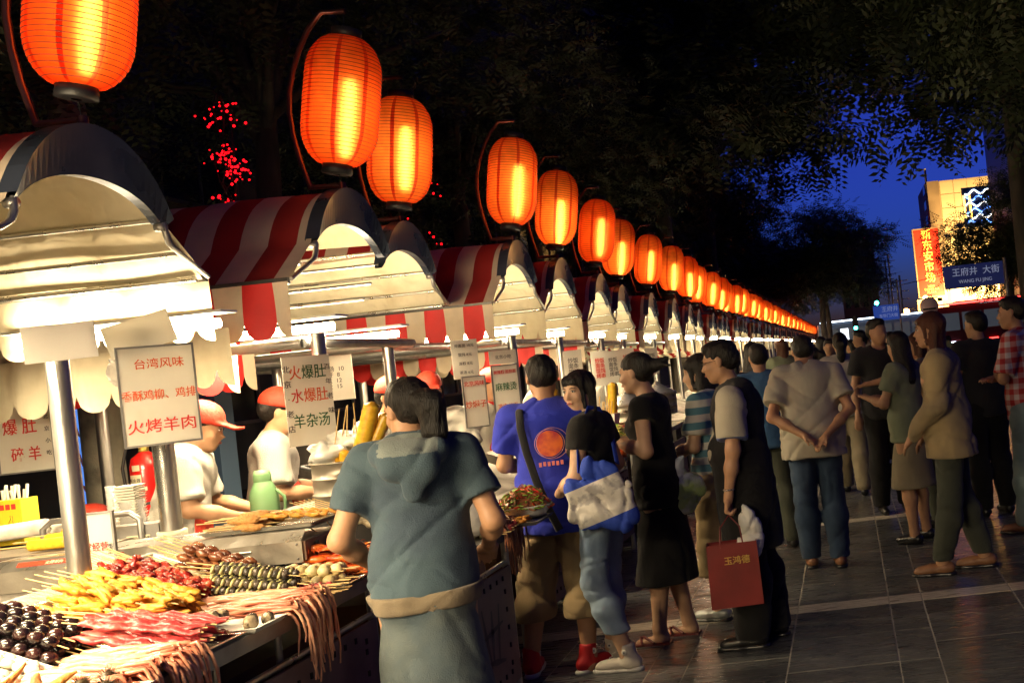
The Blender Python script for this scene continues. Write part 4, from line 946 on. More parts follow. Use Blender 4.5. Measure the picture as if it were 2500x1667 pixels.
# ------------------------------------------------------------------ people: implicit surfaces turned into meshes
def V3(*a): return np.array(a, dtype=np.float32)
class Sdf:
    def __init__(s, k=.03): s.ops = []; s.k = k; s.planes = []; s.disp = None
    def cap(s, a, b, ra, rb, fl=None, cut=(), k=None, sub=False): s.ops.append(('c', np.array(a, np.float32), np.array(b, np.float32), ra, rb, fl, cut, s.k if k is None else k, sub)); return s
    def ell(s, c, r, rot=None, k=None, sub=False, cut=()): s.ops.append(('e', np.array(c, np.float32), np.array(r, np.float32), rot, None, None, cut, s.k if k is None else k, sub)); return s
    def bounds(s):
        lo = np.full(3, 9e9); hi = -lo
        for o in s.ops:
            if o[8]: continue
            if o[0] == 'c': R_ = max(o[3], o[4]) * (max(o[5]) if o[5] is not None else 1); l = np.minimum(o[1], o[2]) - R_; h = np.maximum(o[1], o[2]) + R_
            else: R_ = o[2].max(); l = o[1] - R_; h = o[1] + R_
            lo = np.minimum(lo, l); hi = np.maximum(hi, h)
        return lo - .04, hi + .04
    def mesh(s, name, res, mat=None, matfn=None):
        lo, hi = s.bounds()
        for (n, d) in s.planes: pass
        N = np.ceil((hi - lo) / res).astype(int) + 1
        ax = [lo[i] + res * np.arange(N[i], dtype=np.float32) for i in range(3)]
        D = np.full(N, 1.0, np.float32)
        for (ty, p1, p2, ra, rb, fl, cut, k, sub) in s.ops:
            m = k + res * 3 + .02
            if ty == 'c': R_ = max(ra, rb) * (max(fl) if fl is not None else 1); l = np.minimum(p1, p2) - R_ - m; h = np.maximum(p1, p2) + R_ + m
            else: R_ = float(p2.max()); l = p1 - R_ - m; h = p1 + R_ + m
            i0 = np.clip(((l - lo) / res).astype(int), 0, N - 1); i1 = np.clip(((h - lo) / res).astype(int) + 2, 1, N)
            if (i1 <= i0).any(): continue
            sl = tuple(slice(a, b) for a, b in zip(i0, i1))
            x = ax[0][sl[0]][:, None, None]; y = ax[1][sl[1]][None, :, None]; z = ax[2][sl[2]][None, None, :]
            if ty == 'c':
                ba = p2 - p1; L2 = float(ba @ ba) + 1e-9
                t = np.clip(((x - p1[0]) * ba[0] + (y - p1[1]) * ba[1] + (z - p1[2]) * ba[2]) / L2, 0, 1)
                dx, dy, dz = x - p1[0] - t * ba[0], y - p1[1] - t * ba[1], z - p1[2] - t * ba[2]
                f = fl if fl is not None else (1, 1, 1)
                d = np.sqrt((dx / f[0]) ** 2 + (dy / f[1]) ** 2 + (dz / f[2]) ** 2) - (ra + (rb - ra) * t); d = d * min(f)
            else:
                X, Y, Z = x - p1[0], y - p1[1], z - p1[2]
                if ra is not None:
                    q = ra; X, Y, Z = q[0][0] * X + q[1][0] * Y + q[2][0] * Z, q[0][1] * X + q[1][1] * Y + q[2][1] * Z, q[0][2] * X + q[1][2] * Y + q[2][2] * Z
                kk = np.sqrt((X / p2[0]) ** 2 + (Y / p2[1]) ** 2 + (Z / p2[2]) ** 2); g_ = np.sqrt((X / p2[0] ** 2) ** 2 + (Y / p2[1] ** 2) ** 2 + (Z / p2[2] ** 2) ** 2) + 1e-6
                d = kk * (kk - 1) / g_
            for (pt, n) in cut:
                d = np.maximum(d, (x - pt[0]) * n[0] + (y - pt[1]) * n[1] + (z - pt[2]) * n[2])
            c = D[sl]
            if sub: h_ = np.clip(.5 - .5 * (c + d) / max(k, 1e-4), 0, 1); D[sl] = c * (1 - h_) - d * h_ + k * h_ * (1 - h_)
            else:
                h_ = np.clip(.5 + .5 * (c - d) / max(k, 1e-4), 0, 1); D[sl] = c * (1 - h_) + d * h_ - k * h_ * (1 - h_)
        x = ax[0][:, None, None]; y = ax[1][None, :, None]; z = ax[2][None, None, :]
        if s.disp is not None: D = D + s.disp(x, y, z)
        for (pt, n) in s.planes: D = np.maximum(D, (x - pt[0]) * n[0] + (y - pt[1]) * n[1] + (z - pt[2]) * n[2])
        D[0] = D[-1] = 1; D[:, 0] = D[:, -1] = 1; D[:, :, 0] = D[:, :, -1] = 1
        vs, fs = nets(D, lo, res)
        me = bpy.data.meshes.new(name)
        me.vertices.add(len(vs)); me.vertices.foreach_set('co', vs.astype(np.float32).ravel())
        me.loops.add(len(fs) * 4); me.loops.foreach_set('vertex_index', fs.ravel().astype(np.int32))
        me.polygons.add(len(fs)); me.polygons.foreach_set('loop_start', np.arange(0, len(fs) * 4, 4, dtype=np.int32)); me.polygons.foreach_set('loop_total', np.full(len(fs), 4, dtype=np.int32))
        me.polygons.foreach_set('use_smooth', np.ones(len(fs), dtype=bool))
        if matfn is not None:
            mats, fn = matfn; [me.materials.append(m_) for m_ in mats]
            me.polygons.foreach_set('material_index', fn(vs[fs].mean(1)).astype(np.int32))
        elif mat is not None: me.materials.append(mat)
        me.update(calc_edges=True); me.validate()
        return me
def nets(D, lo, res):
    S = D < 0; nx, ny, nz = D.shape
    cnt = np.zeros((nx - 1, ny - 1, nz - 1), np.int8)
    for i in (0, 1):
        for j in (0, 1):
            for k in (0, 1): cnt += S[i:nx - 1 + i, j:ny - 1 + j, k:nz - 1 + k]
    act = (cnt > 0) & (cnt < 8); C = np.argwhere(act); idx = np.full(act.shape, -1, np.int32); idx[act] = np.arange(len(C))
    P = np.zeros((len(C), 3)); n = np.zeros(len(C)); co = [(i, j, k) for i in (0, 1) for j in (0, 1) for k in (0, 1)]
    val = {c: D[C[:, 0] + c[0], C[:, 1] + c[1], C[:, 2] + c[2]] for c in co}
    for a in co:
        for ax in range(3):
            if a[ax]: continue
            b = list(a); b[ax] = 1; b = tuple(b); va, vb = val[a], val[b]; m = (va < 0) != (vb < 0); t = np.where(m, va / np.where(m, va - vb, 1), 0)
            p = np.array(a, float)[None] + np.outer(t, np.eye(3)[ax]); P[m] += p[m]; n[m] += 1
    P = (P / n[:, None] + C) * res + lo
    F = []
    for ax in range(3):
        o1, o2 = [(1, 2), (2, 0), (0, 1)][ax]
        A = [slice(None)] * 3; B = [slice(None)] * 3; A[ax] = slice(0, -1); B[ax] = slice(1, None)
        a, b = S[tuple(A)], S[tuple(B)]; ch = np.argwhere(a != b)
        ch = ch[(ch[:, o1] > 0) & (ch[:, o2] > 0) & (ch[:, o1] < D.shape[o1] - 1) & (ch[:, o2] < D.shape[o2] - 1)]
        ins = a[ch[:, 0], ch[:, 1], ch[:, 2]]
        def cid(d1, d2): q = ch.copy(); q[:, o1] -= d1; q[:, o2] -= d2; return idx[q[:, 0], q[:, 1], q[:, 2]]
        q = np.stack([cid(1, 1), cid(0, 1), cid(0, 0), cid(1, 0)], 1); q[~ins] = q[~ins][:, ::-1]; F.append(q)
    F = np.concatenate(F); F = F[(F >= 0).all(1)]
    return P, F

def folds(amp, seed=0, sx=1.0, sz=1.0):
    ph = [random.Random(seed * 31 + i).uniform(0, 6.28) for i in range(6)]
    def f(x, y, z):
        w = np.sin(x * 9 * sx + ph[0] + 2 * np.sin(z * 6 + ph[1])) ; u = np.sin(z * 17 * sz + 5 * x + 4 * y + ph[2] + 1.5 * w); v = np.sin(z * 31 * sz - 13 * x + 9 * y + ph[3] + 1.2 * u)
        w2 = np.sin(27 * x * sx + 11 * y + ph[4] + 2 * u)
        c1 = (1 - np.abs(np.sin(z * 8.5 * sz - 7 * x + 5 * y + ph[5] + 1.1 * w))) ** 4; c2 = (1 - np.abs(np.sin(z * 14 * sz + 10 * x * sx - 6 * y + ph[0] + .9 * u))) ** 4
        return amp * (.4 * u + .2 * v + .25 * w2 + 1.3 * c1 + .9 * c2)
    return f
skinm = M('warm skin', (.50, .27, .15), .5, var=.06, vscale=30, bump=.08, bscale=300, spec=.4)
skin2 = M('pale warm skin', (.60, .36, .22), .48, var=.05, vscale=30, spec=.4)
lipm = M('lip skin', (.42, .12, .09), .4)
hairm = M('black hair', (.007, .005, .004), .42, bump=.8, bscale=55, stretch=(6, 6, .5), spec=.3)
hair_b = M('reddish brown hair', (.09, .025, .010), .42, bump=.8, bscale=55, stretch=(6, 6, .5), spec=.35)
eyem = M('dark eye', (.012, .008, .006), .15, spec=.8); eyew = M('eye white', (.7, .66, .6), .3)

def arm_j(p, s):
    return p
DEF = dict(sh=.175, hipw=.09, lel=(-.23, -.02, 1.13), rel=(.23, -.02, 1.13), lwr=(-.25, .05, .88), rwr=(.25, .05, .88), lkn=(-.10, .02, .50), rkn=(.10, .02, .50), lan=(-.11, -.01, .09), ran=(.11, -.01, .09),
           head=(0, .02, 1.585), hyaw=0, hpitch=0, lean=0, lfy=0, rfy=0, girth=1.0, bust=0)
def joints(**kw):
    J = dict(DEF); J.update(kw); g = J['girth']
    J['lsh'] = (-J['sh'], J['lean'] * .9, 1.39); J['rsh'] = (J['sh'], J['lean'] * .9, 1.39)
    return J
def hmat(J): return (Matrix.Rotation(J['hyaw'], 3, 'Z') @ Matrix.Rotation(J['hpitch'], 3, 'X'))
def hp(J, p): v = hmat(J) @ Vector(p) + Vector(J['head']); return (v.x, v.y, v.z)
def torso(S, J, inf=0.0, bot=.95, wide=0.0):
    g = J['girth']; l = J['lean']
    S.cap((0, .0, .95), (0, l * .25, 1.08), .115 * g + inf + wide, .108 * g + inf + wide * .6, (1.22, .86, 1)) if True else None
    S.cap((0, l * .3, 1.1), (0, l * .8, 1.30), .108 * g + inf + wide * .5, .122 * g + inf, (1.22, .86, 1))
    S.cap((-J['sh'] + .055, l * .95, 1.375), (J['sh'] - .055, l * .95, 1.375), .062 + inf, .062 + inf, (1, 1.05, 1), k=.05)
    S.cap((0, l, 1.38), (0, l, 1.42), .095 + inf * .8, .06 + inf * .6, (1.2, .8, 1), k=.05)
    if g > 1.05: S.ell((0, .05 + l * .3, 1.08), (.14 * g, .12 * g, .15), k=.06)
    if J['bust']:
        for s in (-1, 1): S.ell((s * .075, .085 + l * .8, 1.27), (.062, .05, .058), k=.04)
def hips(S, J, inf=0.0):
    g = J['girth']; S.cap((-.065 * g, -.01, .93), (.065 * g, -.01, .93), .108 * g + inf, .108 * g + inf, (1, 1, 1)); 
    for s in (-1, 1): S.ell((s * .06, -.06, .88), (.07 * g + inf, .065 + inf, .085 + inf), k=.04)
def leg(S, J, side, inf=0.0, r=(.085, .056, .058, .038), z0=None, inf2=None, knee=0):
    h = (-J['hipw'] if side == 'l' else J['hipw'], -.01, .88); k = J[side + 'kn']; a = J[side + 'an']; g = J['girth'] ** .5
    i2 = inf if inf2 is None else inf2
    S.cap(h, k, r[0] * g + inf, r[1] + (inf + i2) / 2)
    m = tuple(lerp(k[i], a[i], .32) + (0, -.012, 0)[i] for i in range(3))
    S.cap(k, m, r[1] + (inf + i2) / 2, r[2] + i2); S.cap(m, a, r[2] + i2, r[3] + i2)
def arm(S, J, side, inf=0.0, t=1.0, hand=True, spread=0.0, grip=False, cutend=False):
    s = J[side + 'sh']; e = J[side + 'el']; w = J[side + 'wr']; s, e, w = [np.array(q, float) for q in (s, e, w)]
    S.cap(s, e, .050 + inf, .038 + inf); S.cap(e, e * .6 + w * .4, .038 + inf, .036 + inf); S.cap(e * .6 + w * .4, w, .036 + inf, .024 + inf)
    if hand:
        f = w - e; f = f / np.linalg.norm(f); f = np.array(J.get(side + 'hd', f), float); f /= np.linalg.norm(f)
        up = np.array(J.get(side + 'pn', (0, 1, 0) if abs(f[2]) > .6 else (0, 0, 1)), float); u = np.cross(f, up); u /= np.linalg.norm(u); n = np.cross(u, f)
        q = w + f * .045; S.cap(w, w + f * .03, .024, .026, k=.015)
        for i in range(4):
            o = (i - 1.5) * .0185; b = w + f * .035 + u * o; S.cap(b, w + f * .085 + u * o * 1.05, .0145, .0115, k=.008)
            L = (.06, .072, .068, .052)[i]; c1 = w + f * .085 + u * o * 1.1
            if grip: c2 = c1 + (f * .35 - n * .94) * L * .5; c3 = c2 - (f * .75 + n * .4) * L * .45
            else: c2 = c1 + (f * .93 - n * .25) * L * .52; c3 = c2 + (f * .72 - n * .6) * L * .45
            S.cap(c1, c2, .0108, .0095, k=.005); S.cap(c2, c3, .0095, .008, k=.005)
        sd = 1 if side == 'l' else -1
        t1 = w + f * .03 - u * sd * -.03; t2 = t1 + f * .035 + u * sd * .022 - n * .012; S.cap(t1, t2, .0125, .0105, k=.008); S.cap(t2, t2 + f * .028 - n * .012, .0105, .0085, k=.005)
def head_sdf(S, J, k=.018):
    H = lambda p: hp(J, p); rt = hmat(J)
    rot = [[rt[i][j] for j in range(3)] for i in range(3)]
    E = lambda c, r, **q: S.ell(H(c), r, rot=rot, **q)
    E((0, -.014, .032), (.075, .092, .083), k=.02); E((0, .024, -.028), (.058, .066, .082), k=.03)
    E((0, .058, -.088), (.026, .024, .022), k=.025)
    for s in (-1, 1):
        S.cap(H((s * .046, .0, -.055)), H((s * .018, .055, -.09)), .018, .016, k=.025); E((s * .034, .062, -.028), (.022, .018, .02), k=.02)
        E((s * .076, -.006, -.006), (.009, .019, .031), k=.008); E((s * .030, .096, .006), (.014, .012, .009), k=.012, sub=True)
    S.cap(H((0, .083, .006)), H((0, .103, -.03)), .008, .0115, k=.012); S.cap(H((-.013, .09, -.034)), H((.013, .09, -.034)), .0075, .0075, k=.008)
    S.cap(H((-.035, .077, .024)), H((.035, .077, .024)), .010, .010, k=.015)
    S.cap(H((-.015, .089, -.056)), H((.015, .089, -.056)), .007, .007, k=.008); S.cap(H((-.012, .087, -.066)), H((.012, .087, -.066)), .0065, .0065, k=.006)
def neck(S, J):
    h = Vector(J['head']); S.cap((0, J['lean'] - .01, 1.40), (h.x * .8, h.y - .02, h.z - .06), .056, .05, k=.03)
def face_parts(b, J, skin, glasses=False):
    for s in (-1, 1):
        mb = MB().blob((0, 0, 0), (.0125, .006, .0052), eyew, 8, 6).blob((0, .003, 0), (.006, .0045, .0056), eyem, 8, 6)
        o = mb.build('eye', None, b, hp(J, (s * .030, .0845, .006))); o.rotation_euler = hmat(J).to_euler()
        MB().tube([hp(J, (s * .015, .092, .022)), hp(J, (s * .03, .0925, .027)), hp(J, (s * .047, .082, .022))], [.0022, .003, .0015], 5, hairm).build('eyebrow', None, b)
        MB().tube([hp(J, (s * .017, .0885, .0105)), hp(J, (s * .03, .0925, .0135)), hp(J, (s * .044, .083, .009))], [.0012, .0018, .001], 5, hairm).build('eyelash', None, b)
    MB().tube([hp(J, (x, .0965 - abs(x) * .25, -.061 + .001 * math.cos(x * 200))) for x in np.linspace(-.021, .021, 7)], [.002, .0045, .006, .006, .006, .0045, .002], 7, lipm).build('lips', None, b)
    if glasses:
        g_ = MB()
        for s in (-1, 1):
            g_.tube([hp(J, (s * .032 + .021 * math.cos(a), .102, .006 + .015 * math.sin(a))) for a in np.linspace(0, 2 * PI, 17)[:-1]], .0013, 4, black_m, closed=True); g_.tube([hp(J, (s * .053, .102, .01)), hp(J, (s * .078, .06, .01)), hp(J, (s * .08, 0, .008))], .0013, 4, black_m)
        g_.tube([hp(J, (-.011, .102, .01)), hp(J, (.011, .102, .01))], .0013, 4, black_m); g_.build('eyeglasses', None, b)
def hair(b, J, style, m, res=.008, seed=0):
    S = Sdf(.02); rt = hmat(J); rot = [[rt[i][j] for j in range(3)] for i in range(3)]; H = lambda p: hp(J, p)
    E = lambda c, r, **q: S.ell(H(c), r, rot=rot, **q)
    E((0, -.02, .042), (.083, .098, .086))
    if style == 'short':
        E((0, -.045, .0), (.079, .07, .07)); E((0, .03, .085), (.062, .055, .035)); E((0, .09, -.045), (.085, .075, .098), sub=True, k=.012); 
        for s in (-1, 1): E((s * .085, .012, -.035), (.028, .04, .05), sub=True, k=.01)
    elif style == 'bob':
        for s in (-1, 1): S.cap(H((s * .062, -.02, .03)), H((s * .072, -.005, -.15)), .036, .032); S.cap(H((s * .05, .045, .07)), H((s * .064, .04, -.09)), .02, .014)
        S.cap(H((0, -.05, .02)), H((0, -.055, -.16)), .068, .062, (1.15, .8, 1)); E((0, .115, -.045), (.054, .075, .082), sub=True, k=.008); S.cap(H((-.035, .075, .058)), H((.035, .075, .058)), .02, .02, (1, .7, 1)); 
    elif style == 'bun':
        E((0, -.04, .0), (.077, .07, .075)); E((0, .10, -.045), (.082, .08, .10), sub=True, k=.01); E((0, -.125, .02), (.04, .045, .04)); S.cap(H((0, -.13, .02)), H((.01, -.2, .045)), .03, .016); S.cap(H((0, -.15, .02)), H((-.02, -.22, .0)), .022, .01)
        for s in (-1, 1): E((s * .085, .012, -.03), (.022, .03, .045), sub=True, k=.01)
    elif style == 'pony':
        E((0, -.04, .0), (.078, .07, .075)); E((0, .10, -.045), (.082, .08, .10), sub=True, k=.01); S.cap(H((0, -.1, .03)), H((.0, -.15, -.01)), .035, .052); S.cap(H((0, -.15, -.01)), H((.0, -.14, -.12)), .054, .046); S.cap(H((0, -.14, -.12)), H((0, -.11, -.21)), .046, .02)
        for s in (-1, 1): E((s * .085, .012, -.03), (.020, .03, .045), sub=True, k=.01)
    elif style == 'long':
        for s in (-1, 1): S.cap(H((s * .06, -.03, .03)), H((s * .075, -.045, -.24)), .038, .03)
        S.cap(H((0, -.05, .02)), H((0, -.07, -.28)), .075, .06, (1.1, .75, 1)); E((0, .11, -.05), (.062, .08, .10), sub=True, k=.01)
    ph = seed * 1.7; S.disp = lambda x, y, z: .0055 * (1 - np.abs(np.sin(70 * x + 30 * y + ph + 1.6 * np.sin(18 * z)))) ** 2 + .004 * (1 - np.abs(np.sin(95 * y - 45 * x + 3 * np.sin(14 * z + ph)))) ** 2 + .002 * np.sin(30 * z + 20 * x)
    return link('hair', S.mesh('hair', res, m), b)
def cap_hat(b, J, m, res=.008):
    S = Sdf(.012); rt = hmat(J); rot = [[rt[i][j] for j in range(3)] for i in range(3)]
    S.ell(hp(J, (0, -.012, .05)), (.09, .108, .095), rot=rot, cut=[(hp(J, (0, 0, .03)), -np.array(rt @ Vector((0, 0, 1))))]); S.cap(hp(J, (-.035, .09, .036)), hp(J, (-.03, .15, .022)), .03, .026, (1, 1, .22)); S.cap(hp(J, (.035, .09, .036)), hp(J, (.03, .15, .022)), .03, .026, (1, 1, .22)); S.cap(hp(J, (0, .1, .036)), hp(J, (0, .16, .022)), .03, .028, (1, 1, .22))
    return link('cap', S.mesh('cap', res, m), b)
def body(J, res, skin, feet=True):
    S = Sdf(.03); torso(S, J, -.006); hips(S, J, -.006)
    for s in 'lr': leg(S, J, s); arm(S, J, s, grip=J.get(s + 'grip', False))
    for s in 'lr':
        a = J[s + 'an']; d = J.get(s + 'ft', (0, 1)); S.cap((a[0], a[1] - .02, .035), (a[0] + d[0] * .13, a[1] + d[1] * .13, .02), .03, .018, k=.02); S.cap(a, (a[0], a[1] - .02, .04), .034, .032)
    neck(S, J); head_sdf(S, J)
    return S.mesh('body', res, skin)
def shirt(J, res, m, hem=.86, inf=.02, sleeve=.62, wide=.012, fold=.005, seed=1, name='shirt', matfn=None, extra=None, srad=.016, neckcut=True, long_=False):
    S = Sdf(.03); torso(S, J, inf, wide=wide)
    if hem < .93:
        g = J['girth']; S.cap((0, -.01, hem + .02), (0, 0, 1.0), .118 * g + inf + wide, .115 * g + inf + wide, (1.24, .94, 1), cut=[((0, 0, hem), (0, 0, -1))])
    for s in 'lr':
        sh, e, w = [np.array(J[s + q], float) for q in ('sh', 'el', 'wr')]
        if long_: S.cap(sh, e, .05 + srad, .042 + srad, k=.03); S.cap(e, lerp(e, w, .93), .042 + srad, .03 + srad * .8, k=.02)
        elif sleeve > 0:
            en = lerp(sh, e, sleeve); d = (e - sh) / np.linalg.norm(e - sh); S.cap(sh, en + d * .03, .055 + srad, .054 + srad * 1.3, cut=[(en, d)], k=.03)
    if extra: extra(S)
    if neckcut: S.ell((0, J['lean'] + .03, 1.47), (.06, .07, .05), sub=True, k=.01)
    S.disp = folds(fold, seed); S.planes = [((0, 0, hem), (0, 0, -1))]
    return S.mesh(name, res, m, matfn)
def trousers(J, res, m, hem=.10, inf=.018, inf2=.03, fold=.006, seed=2, top=.98, name='trousers', matfn=None):
    S = Sdf(.028); hips(S, J, .012); S.cap((0, 0, .92), (0, 0, 1.0), .115 * J['girth'], .108 * J['girth'], (1.2, .88, 1))
    for s in 'lr': leg(S, J, s, inf, inf2=inf2)
    S.disp = folds(fold, seed, 1.2, 1.3); S.planes = [((0, 0, hem), (0, 0, -1)), ((0, 0, top), (0, 0, 1))]
    return S.mesh(name, res, m, matfn)
def skirt(J, res, m, hem=.45, r1=.19, fold=.008, seed=3, top=1.0, name='skirt', k2=.95):
    S = Sdf(.03); hips(S, J, .026); S.cap((0, 0, .95), (0, 0, 1.0), .11, .105, (1.22, .9, 1)); S.cap((0, -.01, .88), (0, 0, hem), .14, r1, (1.08, .92, 1))
    S.disp = folds(fold, seed, 1.6, .25); S.planes = [((0, 0, hem), (0, 0, -1)), ((0, 0, top), (0, 0, 1))]
    return S.mesh(name, res, m)
rubber = M('white rubber sole', (.70, .66, .58), .5)
def shoe(b, J, side, m, kind='trainer', sole=None):
    a = J[side + 'an']; d = Vector((*J.get(side + 'ft', (0, 1)), 0)).normalized(); A = Vector((a[0], a[1], 0)) - d * .015
    S = Sdf(.02); u = 1.0
    S.cap(A + Vector((0, 0, .05)), A + d * .16 + Vector((0, 0, .035)), .042, .036, (1, 1, .85)); S.cap(A + d * .1 + Vector((0, 0, .045)), A + d * .18 + Vector((0, 0, .03)), .042, .030, (1, 1, .7)); S.cap(A - d * .03 + Vector((0, 0, .05)), A + Vector((0, 0, .05)), .038, .04)
    if kind == 'high': S.cap(A + Vector((0, 0, .06)), (a[0], a[1], .16), .046, .044, cut=[((0, 0, .155), (0, 0, 1))])
    S.planes = [((0, 0, .018), (0, 0, -1))]; o = link('shoe', S.mesh('shoe', .008, m), b)
    so = Sdf(.01); so.cap(A - d * .035 + Vector((0, 0, .012)), A + d * .19 + Vector((0, 0, .012)), .042, .036, (1, 1, .5)); so.cap(A + d * .1 + Vector((0, 0, .012)), A + d * .17 + Vector((0, 0, .012)), .047, .042, (1, 1, .45)); so.planes = [((0, 0, .001), (0, 0, -1)), ((0, 0, .026), (0, 0, 1))]
    link('sole', so.mesh('sole', .008, sole or rubber), o)
    if kind == 'high':
        lc = MB()
        for i in range(5):
            p = A + d * (.115 - i * .018) + Vector((0, 0, .078 + i * .016)); n = Vector((-d.y, d.x, 0)) * .02; lc.tube([p - n, p + d * .004 + Vector((0, 0, .004)), p + n], .003, 5, rubber)
        lc.build('laces', None, o, kind='stuff')
        for s2 in (-1, 1):
            n = Vector((-d.y, d.x, 0)) * s2; c = Vector((a[0], a[1], .115)) + n * .046
            pd = MB().blob(c, (.016 if abs(n.y) > .7 else .003, .003 if abs(n.y) > .7 else .016, .016), rubber, 12, 8).build('ankle_patch', None, o)
            st_ = MB(); vs = []
            for q in range(10):
                r_ = .008 if q % 2 == 0 else .0032; an = q * PI / 5 + PI / 2; vs.append(c + n * .0045 + d * (math.cos(an) * r_) + Vector((0, 0, math.sin(an) * r_)))
            vs2 = [v - n * .002 for v in vs]; st_.add(vs + vs2, [tuple(range(10)), tuple(range(19, 9, -1))] + [(q, (q + 1) % 10, 10 + (q + 1) % 10, 10 + q) for q in range(10)], M('navy star print', (.01, .015, .08), .5)).build('star_patch', None, o)
    return o
def person(label, loc, rz, H, J, skin=skinm, res=.011, group=None):
    t = thing('person', label, 'person', loc, (0, 0, rz), group); s = H / 1.7; t.scale = (s, s, s)
    b = link('body', body(J, res, skin), t)
    return t, b
def cloth_m(name, c, rough=.85, var=.08, bump=.35, bs=220, c2=None, **kw): return M(name, c, rough, var=var, vscale=7, bump=bump, bscale=bs, col2=c2, c2scale=3, sheen=.1, spec=.25, folds_b=.35, **kw)

# 1 woman in the grey hoodie, back to us, face turned to the food
teal = cloth_m('washed teal grey jersey', (.058, .092, .118), c2=(.04, .062, .09)); teal_in = cloth_m('pale grey hood lining', (.20, .23, .22)); denim_d = cloth_m('grey blue denim', (.06, .085, .105), c2=(.10, .12, .12)); sash = cloth_m('beige sash', (.19, .15, .10), c2=(.13, .10, .07))
J = joints(sh=.17, lean=.05, head=(-.01, .10, 1.56), hyaw=R(38), hpitch=R(-12), lel=(-.27, -.01, 1.12), lwr=(-.20, .20, .98), rel=(.26, -.02, 1.12), rwr=(.22, .20, 1.0), lkn=(-.1, .05, .5), bust=0)
p, b = person('woman in a short sleeved teal grey hoodie seen from behind with a low ponytail', (-1.60, 3.78, 0), R(16), 1.66, J, res=.009)
def hood(S):
    S.cap((-.09, -.07, 1.41), (.09, -.07, 1.41), .05, .05, (1, .9, 1), k=.02); S.cap((-.055, -.12, 1.36), (.055, -.12, 1.36), .052, .052, (1, .7, 1.1), k=.03); S.cap((0, -.125, 1.35), (0, -.12, 1.25), .06, .03, (1.2, .55, 1), k=.03)
    S.cap((-.1, -.03, 1.43), (-.06, .04, 1.44), .03, .026, k=.02); S.cap((.1, -.03, 1.43), (.06, .04, 1.44), .03, .026, k=.02)
sm = shirt(J, .009, teal, hem=.885, inf=.020, sleeve=.66, wide=.016, fold=.0065, seed=5, name='hoodie', extra=hood, matfn=([teal, teal_in], lambda c: ((c[:, 2] > 1.405) & (np.abs(c[:, 0]) < .1) & (c[:, 1] < .0)).astype(int)))
link('hoodie', sm, p); sk_ = link('skirt', skirt(J, .010, denim_d, hem=.42, r1=.205, seed=55, fold=.006, top=.89), p)
S = Sdf(.03); hips(S, J, .034); S.cap((0, -.01, .78), (0, 0, 1.0), .146, .142, (1.22, .97, 1)); S.disp = folds(.005, 50, 1, 2); S.planes = [((0, 0, .84), (0, 0, -1)), ((0, 0, .905), (0, 0, 1))]; link('sash', S.mesh('sash', .009, sash), p); hair(b, J, 'pony', hairm, .008, 1); face_parts(b, J, skinm)
shoe(p, J, 'l', rubber); shoe(p, J, 'r', rubber)

# 2 man in blue T-shirt
blue = cloth_m('bright ultramarine cotton', (.022, .035, .42), c2=(.018, .026, .33)); khaki = cloth_m('khaki twill', (.33, .235, .12), c2=(.25, .17, .09)); redcv = M('red canvas', (.55, .012, .015), .6, bump=.2, bscale=150)
J = joints(sh=.19, head=(-.01, .04, 1.585), hyaw=R(12), hpitch=R(-12), lel=(-.25, .04, 1.14), lwr=(-.17, .26, 1.10), rel=(.27, .02, 1.12), rwr=(.17, .22, 1.0), lkn=(-.15, .05, .5), lan=(-.22, .05, .09), ran=(.09, -.03, .09), rft=(.75, .65))
p, b = person('man seen from behind in a bright blue T-shirt, khaki shorts and red high top shoes', (-1.63, 5.60, 0), R(8), 1.70, J, res=.010)
link('shirt', shirt(J, .010, blue, hem=.76, inf=.026, sleeve=.72, wide=.022, fold=.007, seed=8, srad=.022), p)
link('shorts', trousers(J, .010, khaki, hem=.30, inf=.035, inf2=.055, fold=.009, seed=4, name='shorts'), p); hair(b, J, 'short', hairm, .008, 2)
shoe(p, J, 'l', redcv, 'high'); shoe(p, J, 'r', redcv, 'high')
orb = M('orange basketball print', (.80, .16, .03), .7, col2=(.5, .04, .05), c2scale=7, c2lo=.45, c2hi=.55); ring_m = M('pink ring print', (.6, .28, .32), .7)
def back_y(x, z): return -(.148 * .86) * math.sqrt(max(0, 1 - (x / .19) ** 2)) - .022
pr_ = MB(); n = 28
vs = [(.02, back_y(.02, 1.2) - .004, 1.24)]
for q in (.35, .7, 1.0):
    for j in range(n): a = 2 * PI * j / n; x = .02 + .068 * q * math.cos(a); z = 1.24 + .068 * q * math.sin(a); vs.append((x, back_y(x, z) - .004, z))
fs = [(0, 1 + (j + 1) % n, 1 + j) for j in range(n)] + [(1 + r_ * n + j, 1 + r_ * n + (j + 1) % n, 1 + (r_ + 1) * n + (j + 1) % n, 1 + (r_ + 1) * n + j) for r_ in range(2) for j in range(n)]
pr_.add(vs, fs, orb, True).build('ball_print', None, p)
for rr_, ox in ((.075, .02), (.081, .035)):
    MB().tube([(ox + rr_ * math.cos(a), back_y(ox + rr_ * math.cos(a), 0) - .004, 1.24 + rr_ * math.sin(a)) for a in np.linspace(0, 2 * PI, 41)[:-1]], .0016, 4, ring_m, closed=True).build('ring_print', None, p)
sal = M('salmon print', (.7, .2, .15), .7)
for k in range(6): MB().box((-.035 + k * .022, back_y(.02, 0) - .012, 1.135 + .002 * (k % 2)), (.014, .003, .022)).build('print_mark', sal, p)
blk_c = cloth_m('black webbing', (.02, .02, .022))
MB().tube([(-.125, .10, 1.40), (-.125, .02, 1.455), (-.125, -.09, 1.42), (-.115, -.160, 1.33), (-.095, -.172, 1.2), (-.06, -.180, 1.05), (-.02, -.185, .92), (.03, -.185, .79)], .02, 8, blk_c, flat=.25).build('shoulder_strap', None, p)

